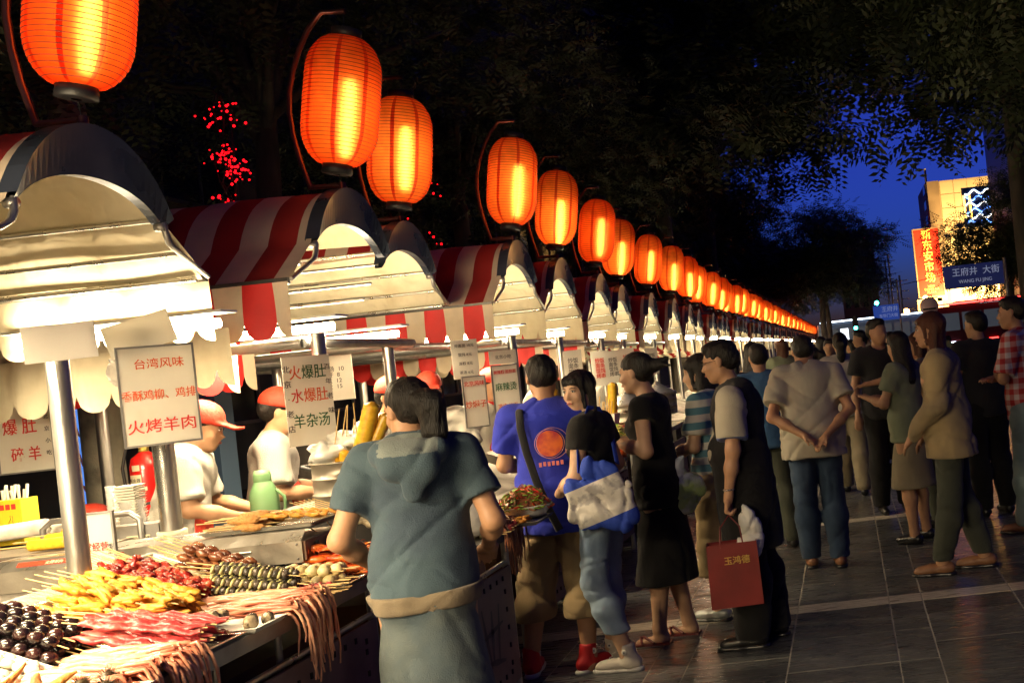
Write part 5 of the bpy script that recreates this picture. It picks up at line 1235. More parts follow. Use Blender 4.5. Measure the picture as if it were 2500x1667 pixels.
# 3 woman with bangs and a tote bag
blackc = cloth_m('black jersey', (.008, .0075, .008)); jeans = cloth_m('light washed denim', (.25, .33, .42), c2=(.14, .20, .30)); cream_cv = M('cream canvas shoe', (.62, .55, .45), .7, bump=.2, bscale=150)
J = joints(sh=.155, head=(0, .05, 1.585), hyaw=R(72), hpitch=R(-2), lel=(-.21, .03, 1.13), lwr=(-.15, .2, 1.0), rel=(.21, -.05, 1.14), rwr=(.22, .1, .98), lkn=(-.08, .05, .5), rkn=(.08, .03, .5), lan=(-.08, -.1, .09), ran=(.09, .05, .09), bust=1)
p, b = person('smiling woman with black bangs, black top, rolled light jeans and cream high tops', (-1.40, 5.60, 0), R(82), 1.60, J, skin2, .008)
link('shirt', shirt(J, .009, blackc, hem=.84, inf=.014, sleeve=.5, wide=.004, fold=.004, seed=11), p)
link('trousers', trousers(J, .009, jeans, hem=.22, inf=.012, inf2=.024, fold=.007, seed=6, name='trousers'), p); hair(b, J, 'bob', hairm, .007, 3); face_parts(b, J, skin2)
for s in 'lr': shoe(p, J, s, cream_cv, 'high')
tote_c = M('white and blue printed tote cloth', (.62, .58, .52), .8, var=.1, col2=(.35, .33, .32), c2scale=16, c2lo=.55, c2hi=.62, bump=.4, bscale=40); tote_b = cloth_m('royal blue cloth', (.02, .06, .42))
tb = thing('tote_bag', 'white and blue tote bag hanging from the shoulder of the woman with bangs', 'bag', (-1.33, 5.36, 0)); 
S = Sdf(.03); S.cap((-.1, 0, .86), (.1, 0, .84), .08, .085, (1, .6, 1)); S.cap((-.12, 0, 1.0), (.11, 0, .98), .06, .06, (1, .6, 1.2)); S.cap((-.04, 0, 1.1), (.06, 0, 1.08), .06, .05, (1, .6, 1)); S.disp = folds(.011, 14, 2, 1); 
nt2 = tote_c.node_tree; N2 = nt2.nodes; L2_ = nt2.links; sp2 = N2.new('ShaderNodeSeparateXYZ'); tc2 = N2.new('ShaderNodeTexCoord'); L2_.new(tc2.outputs['Object'], sp2.inputs[0])
mad = N2.new('ShaderNodeMath'); mad.operation = 'MULTIPLY_ADD'; mad.inputs[1].default_value = -.3; L2_.new(sp2.outputs[0], mad.inputs[0]); L2_.new(sp2.outputs[2], mad.inputs[2])
gt2 = N2.new('ShaderNodeMath'); gt2.operation = 'COMPARE'; gt2.inputs[1].default_value = .93; gt2.inputs[2].default_value = .105; L2_.new(mad.outputs[0], gt2.inputs[0])
mx2 = N2.new('ShaderNodeMix'); mx2.data_type = 'RGBA'; mx2.inputs[6].default_value = (.02, .06, .42, 1); bs2 = N2['Principled BSDF']; src = bs2.inputs['Base Color'].links[0].from_socket; L2_.new(gt2.outputs[0], mx2.inputs[0]); L2_.new(src, mx2.inputs[7]); L2_.new(mx2.outputs[2], bs2.inputs['Base Color'])
link('tote', S.mesh('tote', .009, tote_c), tb)
MB().tube([(-.1, 0, 1.08), (-.10, .05, 1.25), (-.06, .18, 1.40), (-.02, .24, 1.385), (.02, .3, 1.25), (.08, .1, 1.1)], .017, 8, tote_c, flat=.3).build('strap', None, tb)

# 4 woman in the long black dress
J = joints(sh=.16, head=(0, .06, 1.59), hyaw=R(-4), hpitch=R(-6), lel=(-.22, -.02, 1.14), lwr=(-.12, .22, 1.22), rel=(.21, .0, 1.13), rwr=(.1, .24, 1.2), lkn=(-.08, .03, .5), rkn=(.09, .02, .5), lan=(-.07, .06, .09), ran=(.1, -.07, .09), bust=1)
p, b = person('woman in profile in a long black dress and dark red sandals with tied up hair', (-1.16, 6.02, 0), R(84), 1.66, J, skin2, .009)
link('dress', shirt(J, .010, blackc, hem=.8, inf=.016, sleeve=.32, wide=.016, fold=.004, seed=13, name='dress'), p); link('skirt', skirt(J, .010, blackc, hem=.36, r1=.20, seed=7), p); hair(b, J, 'bun', hairm, .008, 4); face_parts(b, J, skin2)
sand = M('dark red leather', (.12, .02, .02), .4)
for s in 'lr':
    a = J[s + 'an']; o = MB().box((a[0], a[1] + .055, .008), (.08, .24, .014)).build('sandal', sand, p)
    MB().tube([(a[0] - .04, a[1] + .1, .015), (a[0], a[1] + .12, .05), (a[0] + .04, a[1] + .06, .015)], .008, 6, sand).tube([(a[0] + .04, a[1] + .12, .015), (a[0], a[1] + .1, .055), (a[0] - .04, a[1] + .03, .02)], .008, 6, sand).build('strap', None, o)
MB().tube([(-.16 * math.cos(a), .14 * math.sin(a), .99 + .004 * math.sin(a * 9)) for a in np.linspace(0, 2 * PI, 30)[:-1]], .0035, 5, M('silver chain', (.5, .5, .5), .3, .9), closed=True).build('belt_chain', None, p)

# 5 man in the dark vest with the red bag
shirtw = cloth_m('cream shirt cotton', (.48, .43, .33)); shirtb = cloth_m('blue trim', (.12, .16, .40))
J = joints(sh=.185, girth=1.16, head=(0, .07, 1.60), hyaw=R(2), hpitch=R(-9), lel=(-.25, -.0, 1.12), lwr=(-.25, .05, .88), rel=(.25, .0, 1.12), rwr=(.24, .1, .90), lgrip=True, lkn=(-.09, .02, .5), rkn=(.11, .0, .5), lan=(-.08, .03, .09), ran=(.12, -.06, .09))
p, b = person('stout man in profile with glasses, long dark vest over a cream shirt, holding bags', (-.63, 5.76, 0), R(86), 1.665, J, skinm, .009)
link('shirt', shirt(J, .010, None, hem=.9, inf=.015, sleeve=.80, wide=.005, fold=.005, seed=17, srad=.026, name='shirt', matfn=([shirtw, shirtb], lambda c: ((c[:, 2] < 1.195) & (np.abs(c[:, 0]) > .19)).astype(int))), p)
J2 = dict(J); link('vest', shirt(J2, .010, blackc, hem=.55, inf=.032, sleeve=0, wide=.012, fold=.006, seed=18, name='vest', extra=lambda S: (S.cap((0, -.02, .60), (0, 0, .95), .17, .155, (1.1, .98, 1), cut=[((0, 0, .55), (0, 0, -1))]), S.cap((0, -.03, 1.44), (0, .02, 1.45), .075, .075, (1, 1, .6)))), p)
link('trousers', trousers(J, .011, blackc, hem=.06, inf=.035, inf2=.062, fold=.005, seed=9), p); hair(b, J, 'short', hairm, .008, 5); face_parts(b, J, skinm, True); blksh = M('black leather', (.015, .014, .014), .3, spec=.6)
for s in 'lr': shoe(p, J, s, blksh, sole=blksh)
MB().tube([(-.25 + .028 * math.cos(a), .046 + .028 * math.sin(a), .91) for a in np.linspace(0, 2 * PI, 15)[:-1]], .005, 5, steel, closed=True).build('wristwatch', None, p)
bagr = M('dark red paper bag', (.17, .013, .011), .45, var=.2, bump=.25, bscale=12); gold = M('gold print', (.75, .48, .12), .35, .5)
rb = thing('shopping_bag', 'dark red shopping bag with gold characters in the hand of the man in the vest', 'bag', (-.70, 5.45, .30), (R(1), 0, R(6)))
mb = MB(); mb.add([(-.135, -.05, 0), (.135, -.05, 0), (.135, .05, 0), (-.135, .05, 0), (-.13, -.045, .33), (.13, -.045, .33), (.13, .045, .33), (-.13, .045, .33), (-.125, -.038, .325), (.125, -.038, .325), (.125, .038, .325), (-.125, .038, .325), (-.12, -.04, .04), (.12, -.04, .04), (.12, .04, .04), (-.12, .04, .04)],
       [(0, 1, 5, 4), (1, 2, 6, 5), (2, 3, 7, 6), (3, 0, 4, 7), (3, 2, 1, 0), (4, 5, 9, 8), (5, 6, 10, 9), (6, 7, 11, 10), (7, 4, 8, 11), (8, 9, 13, 12), (9, 10, 14, 13), (10, 11, 15, 14), (11, 8, 12, 15), (12, 13, 14, 15)], bagr).build('bag', None, rb)
MB().tube([(-.06, -.045, .31), (-.05, -.02, .41), (0, 0, .47), (.05, -.02, .41), (.06, -.045, .31)], .004, 5, bagr).build('handle', None, rb); text('玉鸿德', 'lettering', .045, gold, rb, (.02, -.0515, .24), (R(90), 0, 0), .001)
S = Sdf(.03); S.cap((0, 0, .0), (0, 0, .1), .075, .055, (1, .7, 1)); S.cap((0, 0, .1), (-.02, 0, .2), .05, .015, (1, .7, 1)); S.disp = folds(.01, 21, 3, 2)
tag(link('plastic_bag', S.mesh('plastic_bag', .009, bagm), None, (-.60, 5.50, .60)), 'white plastic bag bunched in the hand above the dark red bag', 'plastic bag')

# 6 woman in teal striped shirt and khaki trousers
def stripes(name, cols, ax, w):
    m = bpy.data.materials.new(name); m.use_nodes = True; N = m.node_tree.nodes; L = m.node_tree.links; b = N['Principled BSDF']; b.inputs['Roughness'].default_value = .85
    tc = N.new('ShaderNodeTexCoord'); sp = N.new('ShaderNodeSeparateXYZ'); L.new(tc.outputs['Object'], sp.inputs[0]); cr = None; prev = None
    for a_ in ax:
        mm = N.new('ShaderNodeMath'); mm.operation = 'PINGPONG'; mm.inputs[1].default_value = w; L.new(sp.outputs[a_], mm.inputs[0]); c = N.new('ShaderNodeMath'); c.operation = 'LESS_THAN'; c.inputs[1].default_value = w * .5; L.new(mm.outputs[0], c.inputs[0])
        if prev is None: prev = c
        else: ad = N.new('ShaderNodeMath'); ad.operation = 'ADD'; L.new(prev.outputs[0], ad.inputs[0]); L.new(c.outputs[0], ad.inputs[1]); prev = ad
    dv = N.new('ShaderNodeMath'); dv.operation = 'DIVIDE'; dv.inputs[1].default_value = len(cols) - 1; L.new(prev.outputs[0], dv.inputs[0])
    cr = N.new('ShaderNodeValToRGB'); cr.color_ramp.interpolation = 'CONSTANT'; els = cr.color_ramp.elements
    els[0].color = (*cols[0], 1); els[1].position = .4 if len(cols) == 3 else .5; els[1].color = (*cols[1], 1)
    if len(cols) == 3: e = els.new(.9); e.color = (*cols[2], 1)
    L.new(dv.outputs[0], cr.inputs[0]); L.new(cr.outputs[0], b.inputs['Base Color']); return m
tstr = stripes('white and teal striped cotton', [(.62, .6, .52), (.10, .24, .30)], [2], .045); kh2 = cloth_m('sand linen', (.50, .38, .20), c2=(.42, .30, .15)); silver = M('silver grey loafer', (.32, .33, .32), .35, .3)
J = joints(sh=.165, head=(0, .06, 1.585), hyaw=R(20), hpitch=R(-8), lel=(-.22, .03, 1.13), lwr=(-.2, .25, 1.08), rel=(.22, .0, 1.12), rwr=(.2, .15, .95), lan=(-.08, .05, .09), ran=(.1, -.06, .09))
p, b = person('person in teal striped shirt and sand trousers half hidden by the man in the vest', (-.86, 6.4, 0), R(70), 1.62, J, skin2, .011)
link('shirt', shirt(J, .011, tstr, hem=.80, inf=.024, sleeve=.75, wide=.02, fold=.007, seed=23, srad=.022), p); link('trousers', trousers(J, .011, kh2, hem=.30, inf=.045, inf2=.065, fold=.008, seed=24), p); hair(b, J, 'bob', hairm, .011, 6)
for s in 'lr': shoe(p, J, s, silver, sole=blksh)
pb = M('pastel plastic bag', (.55, .60, .68), .3, col2=(.36, .50, .20), c2scale=6, c2lo=.48, c2hi=.56, trans=.15, bump=.8, bscale=22)
S = Sdf(.04); S.cap((-.02, 0, .0), (.03, 0, .02), .11, .105, (1.1, .7, 1)); S.cap((0, 0, .08), (.0, 0, .16), .08, .04, (1.1, .7, 1)); S.cap((0, 0, .16), (.02, 0, .23), .035, .02); S.disp = folds(.012, 25, 2.5, 2)
tag(link('pastel_bag', S.mesh('pastel_bag', .010, pb), None, (-1.03, 6.0, .82)), 'bulging blue and green pastel plastic bag carried by the person in stripes', 'plastic bag')

# 7 man in the pale shirt with hands behind his back
pale = cloth_m('pale cream cotton shirt', (.50, .46, .36)); djean = cloth_m('dark blue denim', (.03, .055, .10), c2=(.05, .085, .15)); tan = M('tan leather', (.28, .13, .06), .5)
J = joints(sh=.19, girth=1.1, lean=.06, head=(0, .13, 1.56), hpitch=R(-20), lel=(-.28, -.06, 1.12), lwr=(-.08, -.20, .98), rel=(.28, -.06, 1.12), rwr=(.08, -.21, .96), lan=(-.1, .05, .09), ran=(.1, -.05, .09))
p, b = person('man from behind in a loose pale shirt holding his hands behind his back', (-.30, 7.55, 0), R(6), 1.70, J, skinm, .012)
link('shirt', shirt(J, .012, pale, hem=.80, inf=.034, sleeve=.7, wide=.03, fold=.009, seed=27, srad=.03), p); link('trousers', trousers(J, .012, djean, hem=.07, inf=.02, inf2=.035, fold=.006, seed=28), p); hair(b, J, 'short', hairm, .012, 7)
for s in 'lr': shoe(p, J, s, tan, sole=blksh)

# 8 woman in the beige blouse
beige = cloth_m('golden beige blouse', (.40, .30, .155), c2=(.28, .22, .13)); dkt = cloth_m('dark olive trousers', (.05, .055, .04))
J = joints(sh=.165, head=(0, .05, 1.60), hyaw=R(15), lel=(-.24, .03, 1.12), lwr=(-.13, .22, .92), rel=(.24, -.02, 1.12), rwr=(.17, .17, .9), lan=(-.08, .12, .09), ran=(.09, -.14, .09), rkn=(.1, -.02, .5), bust=1)
p, b = person('woman with reddish hair in a loose golden beige blouse and dark trousers', (.62, 6.95, 0), R(78), 1.72, J, skinm, .012)
link('blouse', shirt(J, .012, beige, hem=.76, inf=.034, wide=.03, fold=.011, seed=31, srad=.035, long_=True, name='blouse'), p); link('trousers', trousers(J, .012, dkt, hem=.10, inf=.02, inf2=.03, seed=32), p); hair(b, J, 'bob', hair_b, .012, 8); face_parts(b, J, skinm)
for s in 'lr': shoe(p, J, s, tan, sole=blksh)

# 9 plaid shirt man
plaid = stripes('red and white plaid cotton', [(.50, .03, .03), (.56, .22, .2), (.66, .58, .55)], [2, 1], .038); ltj = cloth_m('faded green blue denim', (.22, .30, .30), c2=(.14, .20, .22))
J = joints(sh=.19, head=(0, .04, 1.59), hyaw=R(14), lel=(-.26, .06, 1.13), lwr=(.02, .20, 1.16), rel=(.26, .06, 1.13), rwr=(-.04, .23, 1.12), lan=(-.12, .05, .09), ran=(.11, -.06, .09), lhd=(1, .2, .1), rhd=(-1, .2, .1))
p, b = person('man in a red and white plaid shirt with folded arms at the right edge', (1.34, 8.05, 0), R(62), 1.80, J, skinm, .012)
link('shirt', shirt(J, .012, plaid, hem=.82, inf=.024, wide=.014, fold=.006, seed=35, srad=.022, sleeve=.9), p); link('trousers', trousers(J, .012, ltj, hem=.06, inf=.025, inf2=.04, fold=.008, seed=36), p); hair(b, J, 'short', hairm, .012, 9); face_parts(b, J, skinm)
for s in 'lr': shoe(p, J, s, tan, sole=blksh)

# 10 others in the middle distance and vendors, built from a few bodies in different clothes
whitec = cloth_m('white vendor smock', (.42, .39, .34)); capm = M('bright red cap cloth', (.50, .03, .01), .7, bump=.3, bscale=90); redap = cloth_m('red neckerchief', (.55, .025, .02))
def vendor(label, loc, rz, J, seed, apron=True):
    p, b = person(label, loc, rz, 1.68, J, skinm, .014, 'vendors in white smocks and red caps')
    link('smock', shirt(J, .014, whitec, hem=.80, inf=.026, wide=.02, fold=.008, seed=seed, srad=.026, sleeve=.85, name='smock'), p); link('trousers', trousers(J, .016, djean, hem=.06, seed=seed), p); hair(b, J, 'short', hairm, .014, seed); cap_hat(b, J, capm, .01)
    if apron: 
        S = Sdf(.02); S.cap((0, .10, .75), (0, .12, 1.08), .13, .11, (1.2, .45, 1)); S.disp = folds(.005, seed); link('apron', S.mesh('apron', .014, capm), p)
    S = Sdf(.015); S.cap((-.055, .03, 1.44), (.055, .03, 1.44), .03, .03, (1.3, 1.5, .7)); S.cap((0, .085, 1.42), (0, .12, 1.28), .022, .035, (1.3, .5, 1)); link('neckerchief', S.mesh('neckerchief', .012, redap), p); face_parts(b, J, skinm)
vendor('vendor with an orange red visor cap bending over the food beside the steel post', (-3.42, 5.2, 0), R(-70), joints(sh=.175, lean=.10, head=(0, .17, 1.535), hpitch=R(-16), lel=(-.23, .13, 1.15), lwr=(-.14, .36, 1.08), rel=(.23, .13, 1.15), rwr=(.12, .36, 1.06)), 41)
vendor('vendor in a red cap and apron standing left of the tall menu board', (-3.26, 5.8, 0), R(-65), joints(sh=.175, lean=.04, head=(0, .09, 1.57), hpitch=R(-14), lel=(-.23, .06, 1.13), lwr=(-.14, .28, 1.12), rel=(.23, .06, 1.13), rwr=(.12, .3, 1.1)), 42)
vendor('vendor with a red cap just above the hair of the hooded woman', (-3.0, 6.75, 0), R(-110), joints(sh=.175, head=(0, .07, 1.58), hpitch=R(-6), lel=(-.23, .06, 1.13), lwr=(-.14, .28, 1.06), rel=(.23, .06, 1.13), rwr=(.12, .3, 1.02)), 43)
vendor('vendor with a red cap and open collar between the hood and the narrow menu board', (-2.95, 7.35, 0), R(-150), joints(sh=.18, head=(0, .05, 1.59), hpitch=R(-4), lel=(-.25, .06, 1.13), lwr=(-.2, .25, 1.0), rel=(.24, .08, 1.13), rwr=(.2, .36, 1.0)), 44)
vendor('vendor in a red cap behind the head of the man in blue', (-2.85, 8.25, 0), R(-120), joints(head=(0, .06, 1.58), hpitch=R(-8)), 45)
vendor('vendor in white beside the polished steel urn', (-2.85, 9.5, 0), R(-80), joints(head=(0, .09, 1.57), hpitch=R(-14), lel=(-.23, .1, 1.13), lwr=(-.14, .34, 1.1)), 46)
vendor('vendor in a red cap above the conical steamer lid', (-2.7, 11.6, 0), R(-100), joints(head=(0, .07, 1.57), hpitch=R(-8)), 47)
vendor('vendor in a red cap further behind the steamer lid', (-2.75, 12.6, 0), R(-60), joints(head=(0, .07, 1.57), hpitch=R(-8)), 48)

# crowd bodies
def crowd_base(J, top, bot, hr, hs, seed, res=.02, sk=False, long_=False):
    p, b = person('crowd', (0, 0, 0), 0, 1.68, J, skinm, res)
    link('shirt', shirt(J, res, top, hem=.82, inf=.026, wide=.018, fold=.007, seed=seed, srad=.024, long_=long_), p)
    if sk: link('skirt', skirt(J, res, bot, hem=.45, seed=seed, r1=.2), p)
    else: link('trousers', trousers(J, res, bot, hem=.06, inf=.025, inf2=.04, seed=seed), p)
    hair(b, J, hs, hr, res * .8, seed)
    for s in 'lr':
        a = J[s + 'an']; link('shoe', Sdf(.02).cap((a[0], a[1] - .03, .045), (a[0], a[1] + .14, .03), .045, .035).mesh('shoe', res, blksh), p)
    return p
walk1 = joints(lel=(-.24, -.08, 1.13), lwr=(-.25, -.05, .9), rel=(.24, .05, 1.13), rwr=(.24, .2, .95), lkn=(-.09, .12, .5), lan=(-.09, .2, .1), rkn=(.09, -.02, .5), ran=(.09, -.2, .1))
stand1 = joints(lel=(-.24, .0, 1.12), lwr=(-.16, .22, 1.08), rel=(.24, -.02, 1.12), rwr=(.25, .04, .88), hyaw=R(25))
hold1 = joints(lel=(-.22, .08, 1.14), lwr=(-.1, .3, 1.2), rel=(.22, .08, 1.14), rwr=(.1, .3, 1.18), sh=.16, hpitch=R(-10), hyaw=R(-20))
point1 = joints(sh=.16, lel=(-.25, .22, 1.33), lwr=(-.22, .48, 1.3), rel=(.22, -.02, 1.13), rwr=(.2, .12, .95), hyaw=R(10))
tops = [cloth_m('crowd ' + n, c) for n, c in (('olive shirt', (.14, .13, .07)), ('white shirt', (.45, .42, .36)), ('black top', (.02, .02, .022)), ('blue shirt', (.05, .13, .27)), ('brown top', (.14, .08, .045)), ('pale green top', (.22, .25, .16)), ('sand top', (.36, .27, .15)), ('maroon shirt', (.16, .03, .03)), ('grey shirt', (.16, .16, .17)))]
bots = [djean, dkt, cloth_m('stone trousers', (.24, .2, .13)), blackc]
bases = [crowd_base(walk1, tops[0], bots[0], hairm, 'short', 61), crowd_base(stand1, tops[2], bots[1], hairm, 'short', 62), crowd_base(hold1, tops[5], bots[2], hairm, 'long', 63, sk=True), crowd_base(point1, tops[6], bots[1], hair_b, 'bob', 64), crowd_base(walk1, tops[1], bots[2], hairm, 'pony', 65, long_=True)]
tn = ['olive shirt', 'white shirt', 'black top', 'blue shirt', 'brown top', 'pale green top', 'sand coloured top', 'maroon shirt', 'grey shirt']
def recolor(top, bot):
    def fn(o):
        n = o.name.split('.')[0]
        if n == 'shirt' and o.material_slots: o.material_slots[0].link = 'OBJECT'; o.material_slots[0].material = top
        if n in ('trousers', 'skirt') and o.material_slots: o.material_slots[0].link = 'OBJECT'; o.material_slots[0].material = bot
    return fn
used = set()
def crowd(bi, loc, rz, ti, bt, h, label, group='people in the crowd walking down the pavement'):
    root = bases[bi]
    if bi not in used:
        used.add(bi); o = root
        for c in o.children: recolor(tops[ti], bots[bt])(c)
        o.location = loc; o.rotation_euler = (0, 0, rz); o['label'] = label; o['group'] = group
    else: o = dup(root, loc, (0, 0, rz), label, group, recolor(tops[ti], bots[bt]))
    s = h / 1.7; o.scale = (s, s, s); return o
crowd(1, (1.13, 8.9, 0), R(20), 2, 3, 1.74, 'man in a black jacket seen from behind left of the plaid shirt')
crowd(2, (.42, 8.1, 0), R(60), 5, 2, 1.63, 'long haired woman in pale green with a light skirt left of the beige blouse')
crowd(3, (.62, 8.7, 0), R(88), 6, 1, 1.62, 'woman pointing to the left with an outstretched arm')
crowd(1, (.30, 9.6, 0), R(-170), 2, 3, 1.78, 'tall man in black facing us behind the pointing woman')
crowd(0, (-.72, 8.6, 0), R(15), 3, 1, 1.66, 'person in a blue top walking ahead between the vest and the pale shirt')
crowd(4, (-1.15, 10.6, 0), R(10), 4, 3, 1.62, 'person in brown walking beyond the person in blue')
crowd(4, (-.05, 11.0, 0), R(0), 1, 2, 1.70, 'man in a white shirt walking away beyond the pale shirt')
crowd(0, (-.2, 13.4, 0), R(180), 0, 2, 1.66, 'man in an olive shirt walking toward us beside the tall man')
q = random.Random(99)
spots = []
for k in range(400):
    if len(spots) >= 28: break
    Y = 12.5 + 32 * q.random() ** 1.4; X = q.uniform(-1.65, -.5 + .115 * Y)
    if all((X - a) ** 2 + (Y - b_) ** 2 > .36 for a, b_ in spots): spots.append((X, Y))
for k, (X, Y) in enumerate(sorted(spots, key=lambda s: s[1])):
    ti = q.randrange(9); bi = q.randrange(5)
    where = 'near the stalls' if X < -.3 else ('mid pavement' if X < 1 else 'on the far right')
    dist = 'front rows' if Y < 15 else ('middle' if Y < 24 else 'far back')
    crowd(bi, (X, Y, 0), q.choice([0, 0, PI, .4, -.5, 2.6, 1.5, -1.3]) + q.uniform(-.2, .2), ti, q.randrange(4), q.uniform(1.56, 1.76), 'person in a %s %s, %s of crowd' % (tn[ti], where, dist))
# ------------------------------------------------------------------ trees
bark = M('rough grey bark', (.09, .075, .06), .85, var=.3, bump=.8, bscale=14, stretch=(1, 1, .3))
leaf_m = M('dark green leaflet', (.045, .06, .022), .55, var=.35, vscale=1.2, rand=.15)
def crown_mesh(seed, rx, ry, rz, n_sp, size, clumps=26, nl=9):
    r = np.random.default_rng(seed)
    cc = r.normal(size=(clumps, 3)); cc /= np.linalg.norm(cc, axis=1)[:, None]; cc *= (r.random((clumps, 1)) ** .45) * .8; cc *= [rx, ry, rz]
    cs = r.uniform(.16, .34, clumps) * rx
    k = r.integers(0, clumps, n_sp); d = r.normal(size=(n_sp, 3)); d /= np.linalg.norm(d, axis=1)[:, None]
    P = cc[k] + d * (r.random((n_sp, 1)) ** .4) * cs[k][:, None] * [1.1, 1.1, .75]
    dr = d * [1, 1, .5] + r.normal(size=(n_sp, 3)) * .5 + [0, 0, -.35]; dr /= np.linalg.norm(dr, axis=1)[:, None]
    up = np.tile([0, 0, 1.0], (n_sp, 1)) + r.normal(size=(n_sp, 3)) * .35; sd = np.cross(dr, up); sd /= np.linalg.norm(sd, axis=1)[:, None] + 1e-9; nn = np.cross(sd, dr)
    V = []; 
    for i in range(nl):
        s = -1 if i % 2 else 1; t = (i / nl) * size * 2.6; b = P + dr * t
        o = (sd * s * .9 + dr * .35 + nn * (-.15)); o /= np.linalg.norm(o, axis=1)[:, None]
        L = size * (1 - .35 * i / nl) * r.uniform(.8, 1.15, (n_sp, 1)); w = np.cross(o, nn + sd * .2 * s); w /= np.linalg.norm(w, axis=1)[:, None] + 1e-9
        V.append(np.stack([b, b + o * L * .45 + w * L * .2, b + o * L, b + o * L * .45 - w * L * .2], 1))
    V = np.concatenate(V).reshape(-1, 3); F = np.arange(len(V), dtype=np.int32)
    me = bpy.data.meshes.new('crown'); me.vertices.add(len(V)); me.vertices.foreach_set('co', V.astype(np.float32).ravel()); me.loops.add(len(F)); me.loops.foreach_set('vertex_index', F)
    m = len(F) // 4; me.polygons.add(m); me.polygons.foreach_set('loop_start', np.arange(0, m * 4, 4, dtype=np.int32)); me.polygons.foreach_set('loop_total', np.full(m, 4, dtype=np.int32)); me.update(calc_edges=True); me.materials.append(leaf_m)
    return me, cc
CR = [crown_mesh(s, 5.0, 4.6, 3.4, 5200, .13, 34) for s in (1, 2)] + [crown_mesh(5, 5.0, 4.8, 3.8, 5200, .22, 40)]
def limbs(cc, zc, seed, base_r=.17):
    mb = MB(); q = random.Random(seed); zt = zc - 2.2
    mb.tube([(0, 0, 0), (.03, .02, .8), (-.04, .05, zt * .6), (.05, 0, zt)], [base_r * 1.35, base_r, base_r * .9, base_r * .75], 10, bark)
    for c in cc[:16]:
        p = Vector(c) * .85 + Vector((0, 0, zc)); m_ = Vector((p.x * .35, p.y * .35, lerp(zt, p.z, .55)))
        mb.tube([(.05, 0, zt - q.uniform(0, .5)), m_, p], [base_r * .45, base_r * .28, .02], 6, bark)
    return mb.mesh('trunk')
TR = [limbs(CR[i][1], 7.4, i) for i in range(3)]
def tree(i, x, y, rz, sc, label, zs=1.0):
    t = thing('tree', label, 'tree', (x, y, 0), (0, 0, rz), 'trees arching over the market'); t.scale = (sc, sc, sc * zs)
    link('trunk', TR[i], t); link('crown', CR[i][0], t, (0, 0, 7.4)); return t
tl = [(-6.6, 7.5), (-6.9, 13), (-6.5, 18.5), (-6.8, 24), (-6.6, 30), (-6.8, 37), (-6.7, 45), (-6.5, 54), (-6.8, 66)]
for k, (x, y) in enumerate(tl): tree(k % 2 if y < 40 else 2, x, y, k * 1.3, 1.0 if k else .95, 'leafy dark tree behind the stall row, %s from the camera' % ORD[k])
tree(2, -4.6, 29, 2.2, 1.5, 'broad dark tree leaning over the middle of the lantern row'); tree(2, -4.8, 41, .2, 1.7, 'broad dark tree over the lanterns further down')
tree(2, -.9, 52, .9, 1.0, 'dark tree whose branches hang low over the distant lanterns', .8); tree(2, -.9, 68, 2.9, 1.15, 'dark rounded tree left of the blue gap of sky', .82)
tree(0, -4.9, 3.6, .6, .9, 'nearest tree whose crown darkens the top left corner'); tree(2, 5.2, 15.5, 2.0, .98, 'tree whose leafy branches cross the top right corner'); tree(2, 5.6, 34, 1.0, .62, 'low dark tree in front of the yellow building'); tree(2, 4.7, 22, 3.0, 1.4, 'tree standing behind the plaid shirt man on the right', 1.2)
tree(2, 4.2, 12.5, 4.4, 1.0, 'tree with fine leaves hanging over the top middle right', 1.25)
tree(2, 4.95, 27, 1.9, 1.6, 'tall tree whose crown closes the sky above the red sign', .92)
tree(2, 12.5, 34, 2.0, .7, 'dark tree at the far right behind the crowd')
# strings of red lights wound round two trunks
ledm = M('red fairy light', (.8, .02, .02), .5, emit=(1.0, .003, .007), estr=4)
def led_string(label, x, y, z0, z1, n, r, seed):
    q = random.Random(seed); mb = MB()
    c0 = [(q.uniform(-.5, .5) * r, q.uniform(z0, z1)) for _ in range(9)]
    for i in range(n):
        cx, cz = q.choice(c0); mb.blob((cx + q.gauss(0, .045), q.uniform(-.15, .15), cz + q.gauss(0, .06)), q.choice((.005, .008, .011)), ledm, 5, 4)
    for k in range(4): mb.tube([(q.uniform(-.3, .3) * r, q.uniform(-.2, .2), lerp(z0, z1, u)) for u in np.linspace(0, 1, 9)], .004, 4, black_m)
    tag(mb.build('fairy_lights', None, None, (x, y, 0)), label, 'fairy lights', kind='stuff')
led_string('red fairy lights strung through the tree above the second awning', -4.66, 8.2, 2.95, 4.05, 130, .16, 3)
led_string('sparse red fairy lights glowing behind the set-back awning', -4.1, 10.0, 2.9, 3.7, 26, .7, 5)
# pale pillar behind the nearest stall
tag(MB().lathe([(.17, 0), (.155, .3), (.15, 1.8), (.145, 3.6), (.14, 4.6), (0, 4.6)], n=20, m=M('pale weathered concrete', (.42, .38, .29), .85, var=.2, vscale=5, col2=(.10, .08, .07), c2scale=3, c2lo=.52, c2hi=.72, bump=.3)).build('concrete_pillar', None, None, (-6.45, 9.0, 0)), 'thick pale concrete pillar behind the nearest stall', 'pillar')

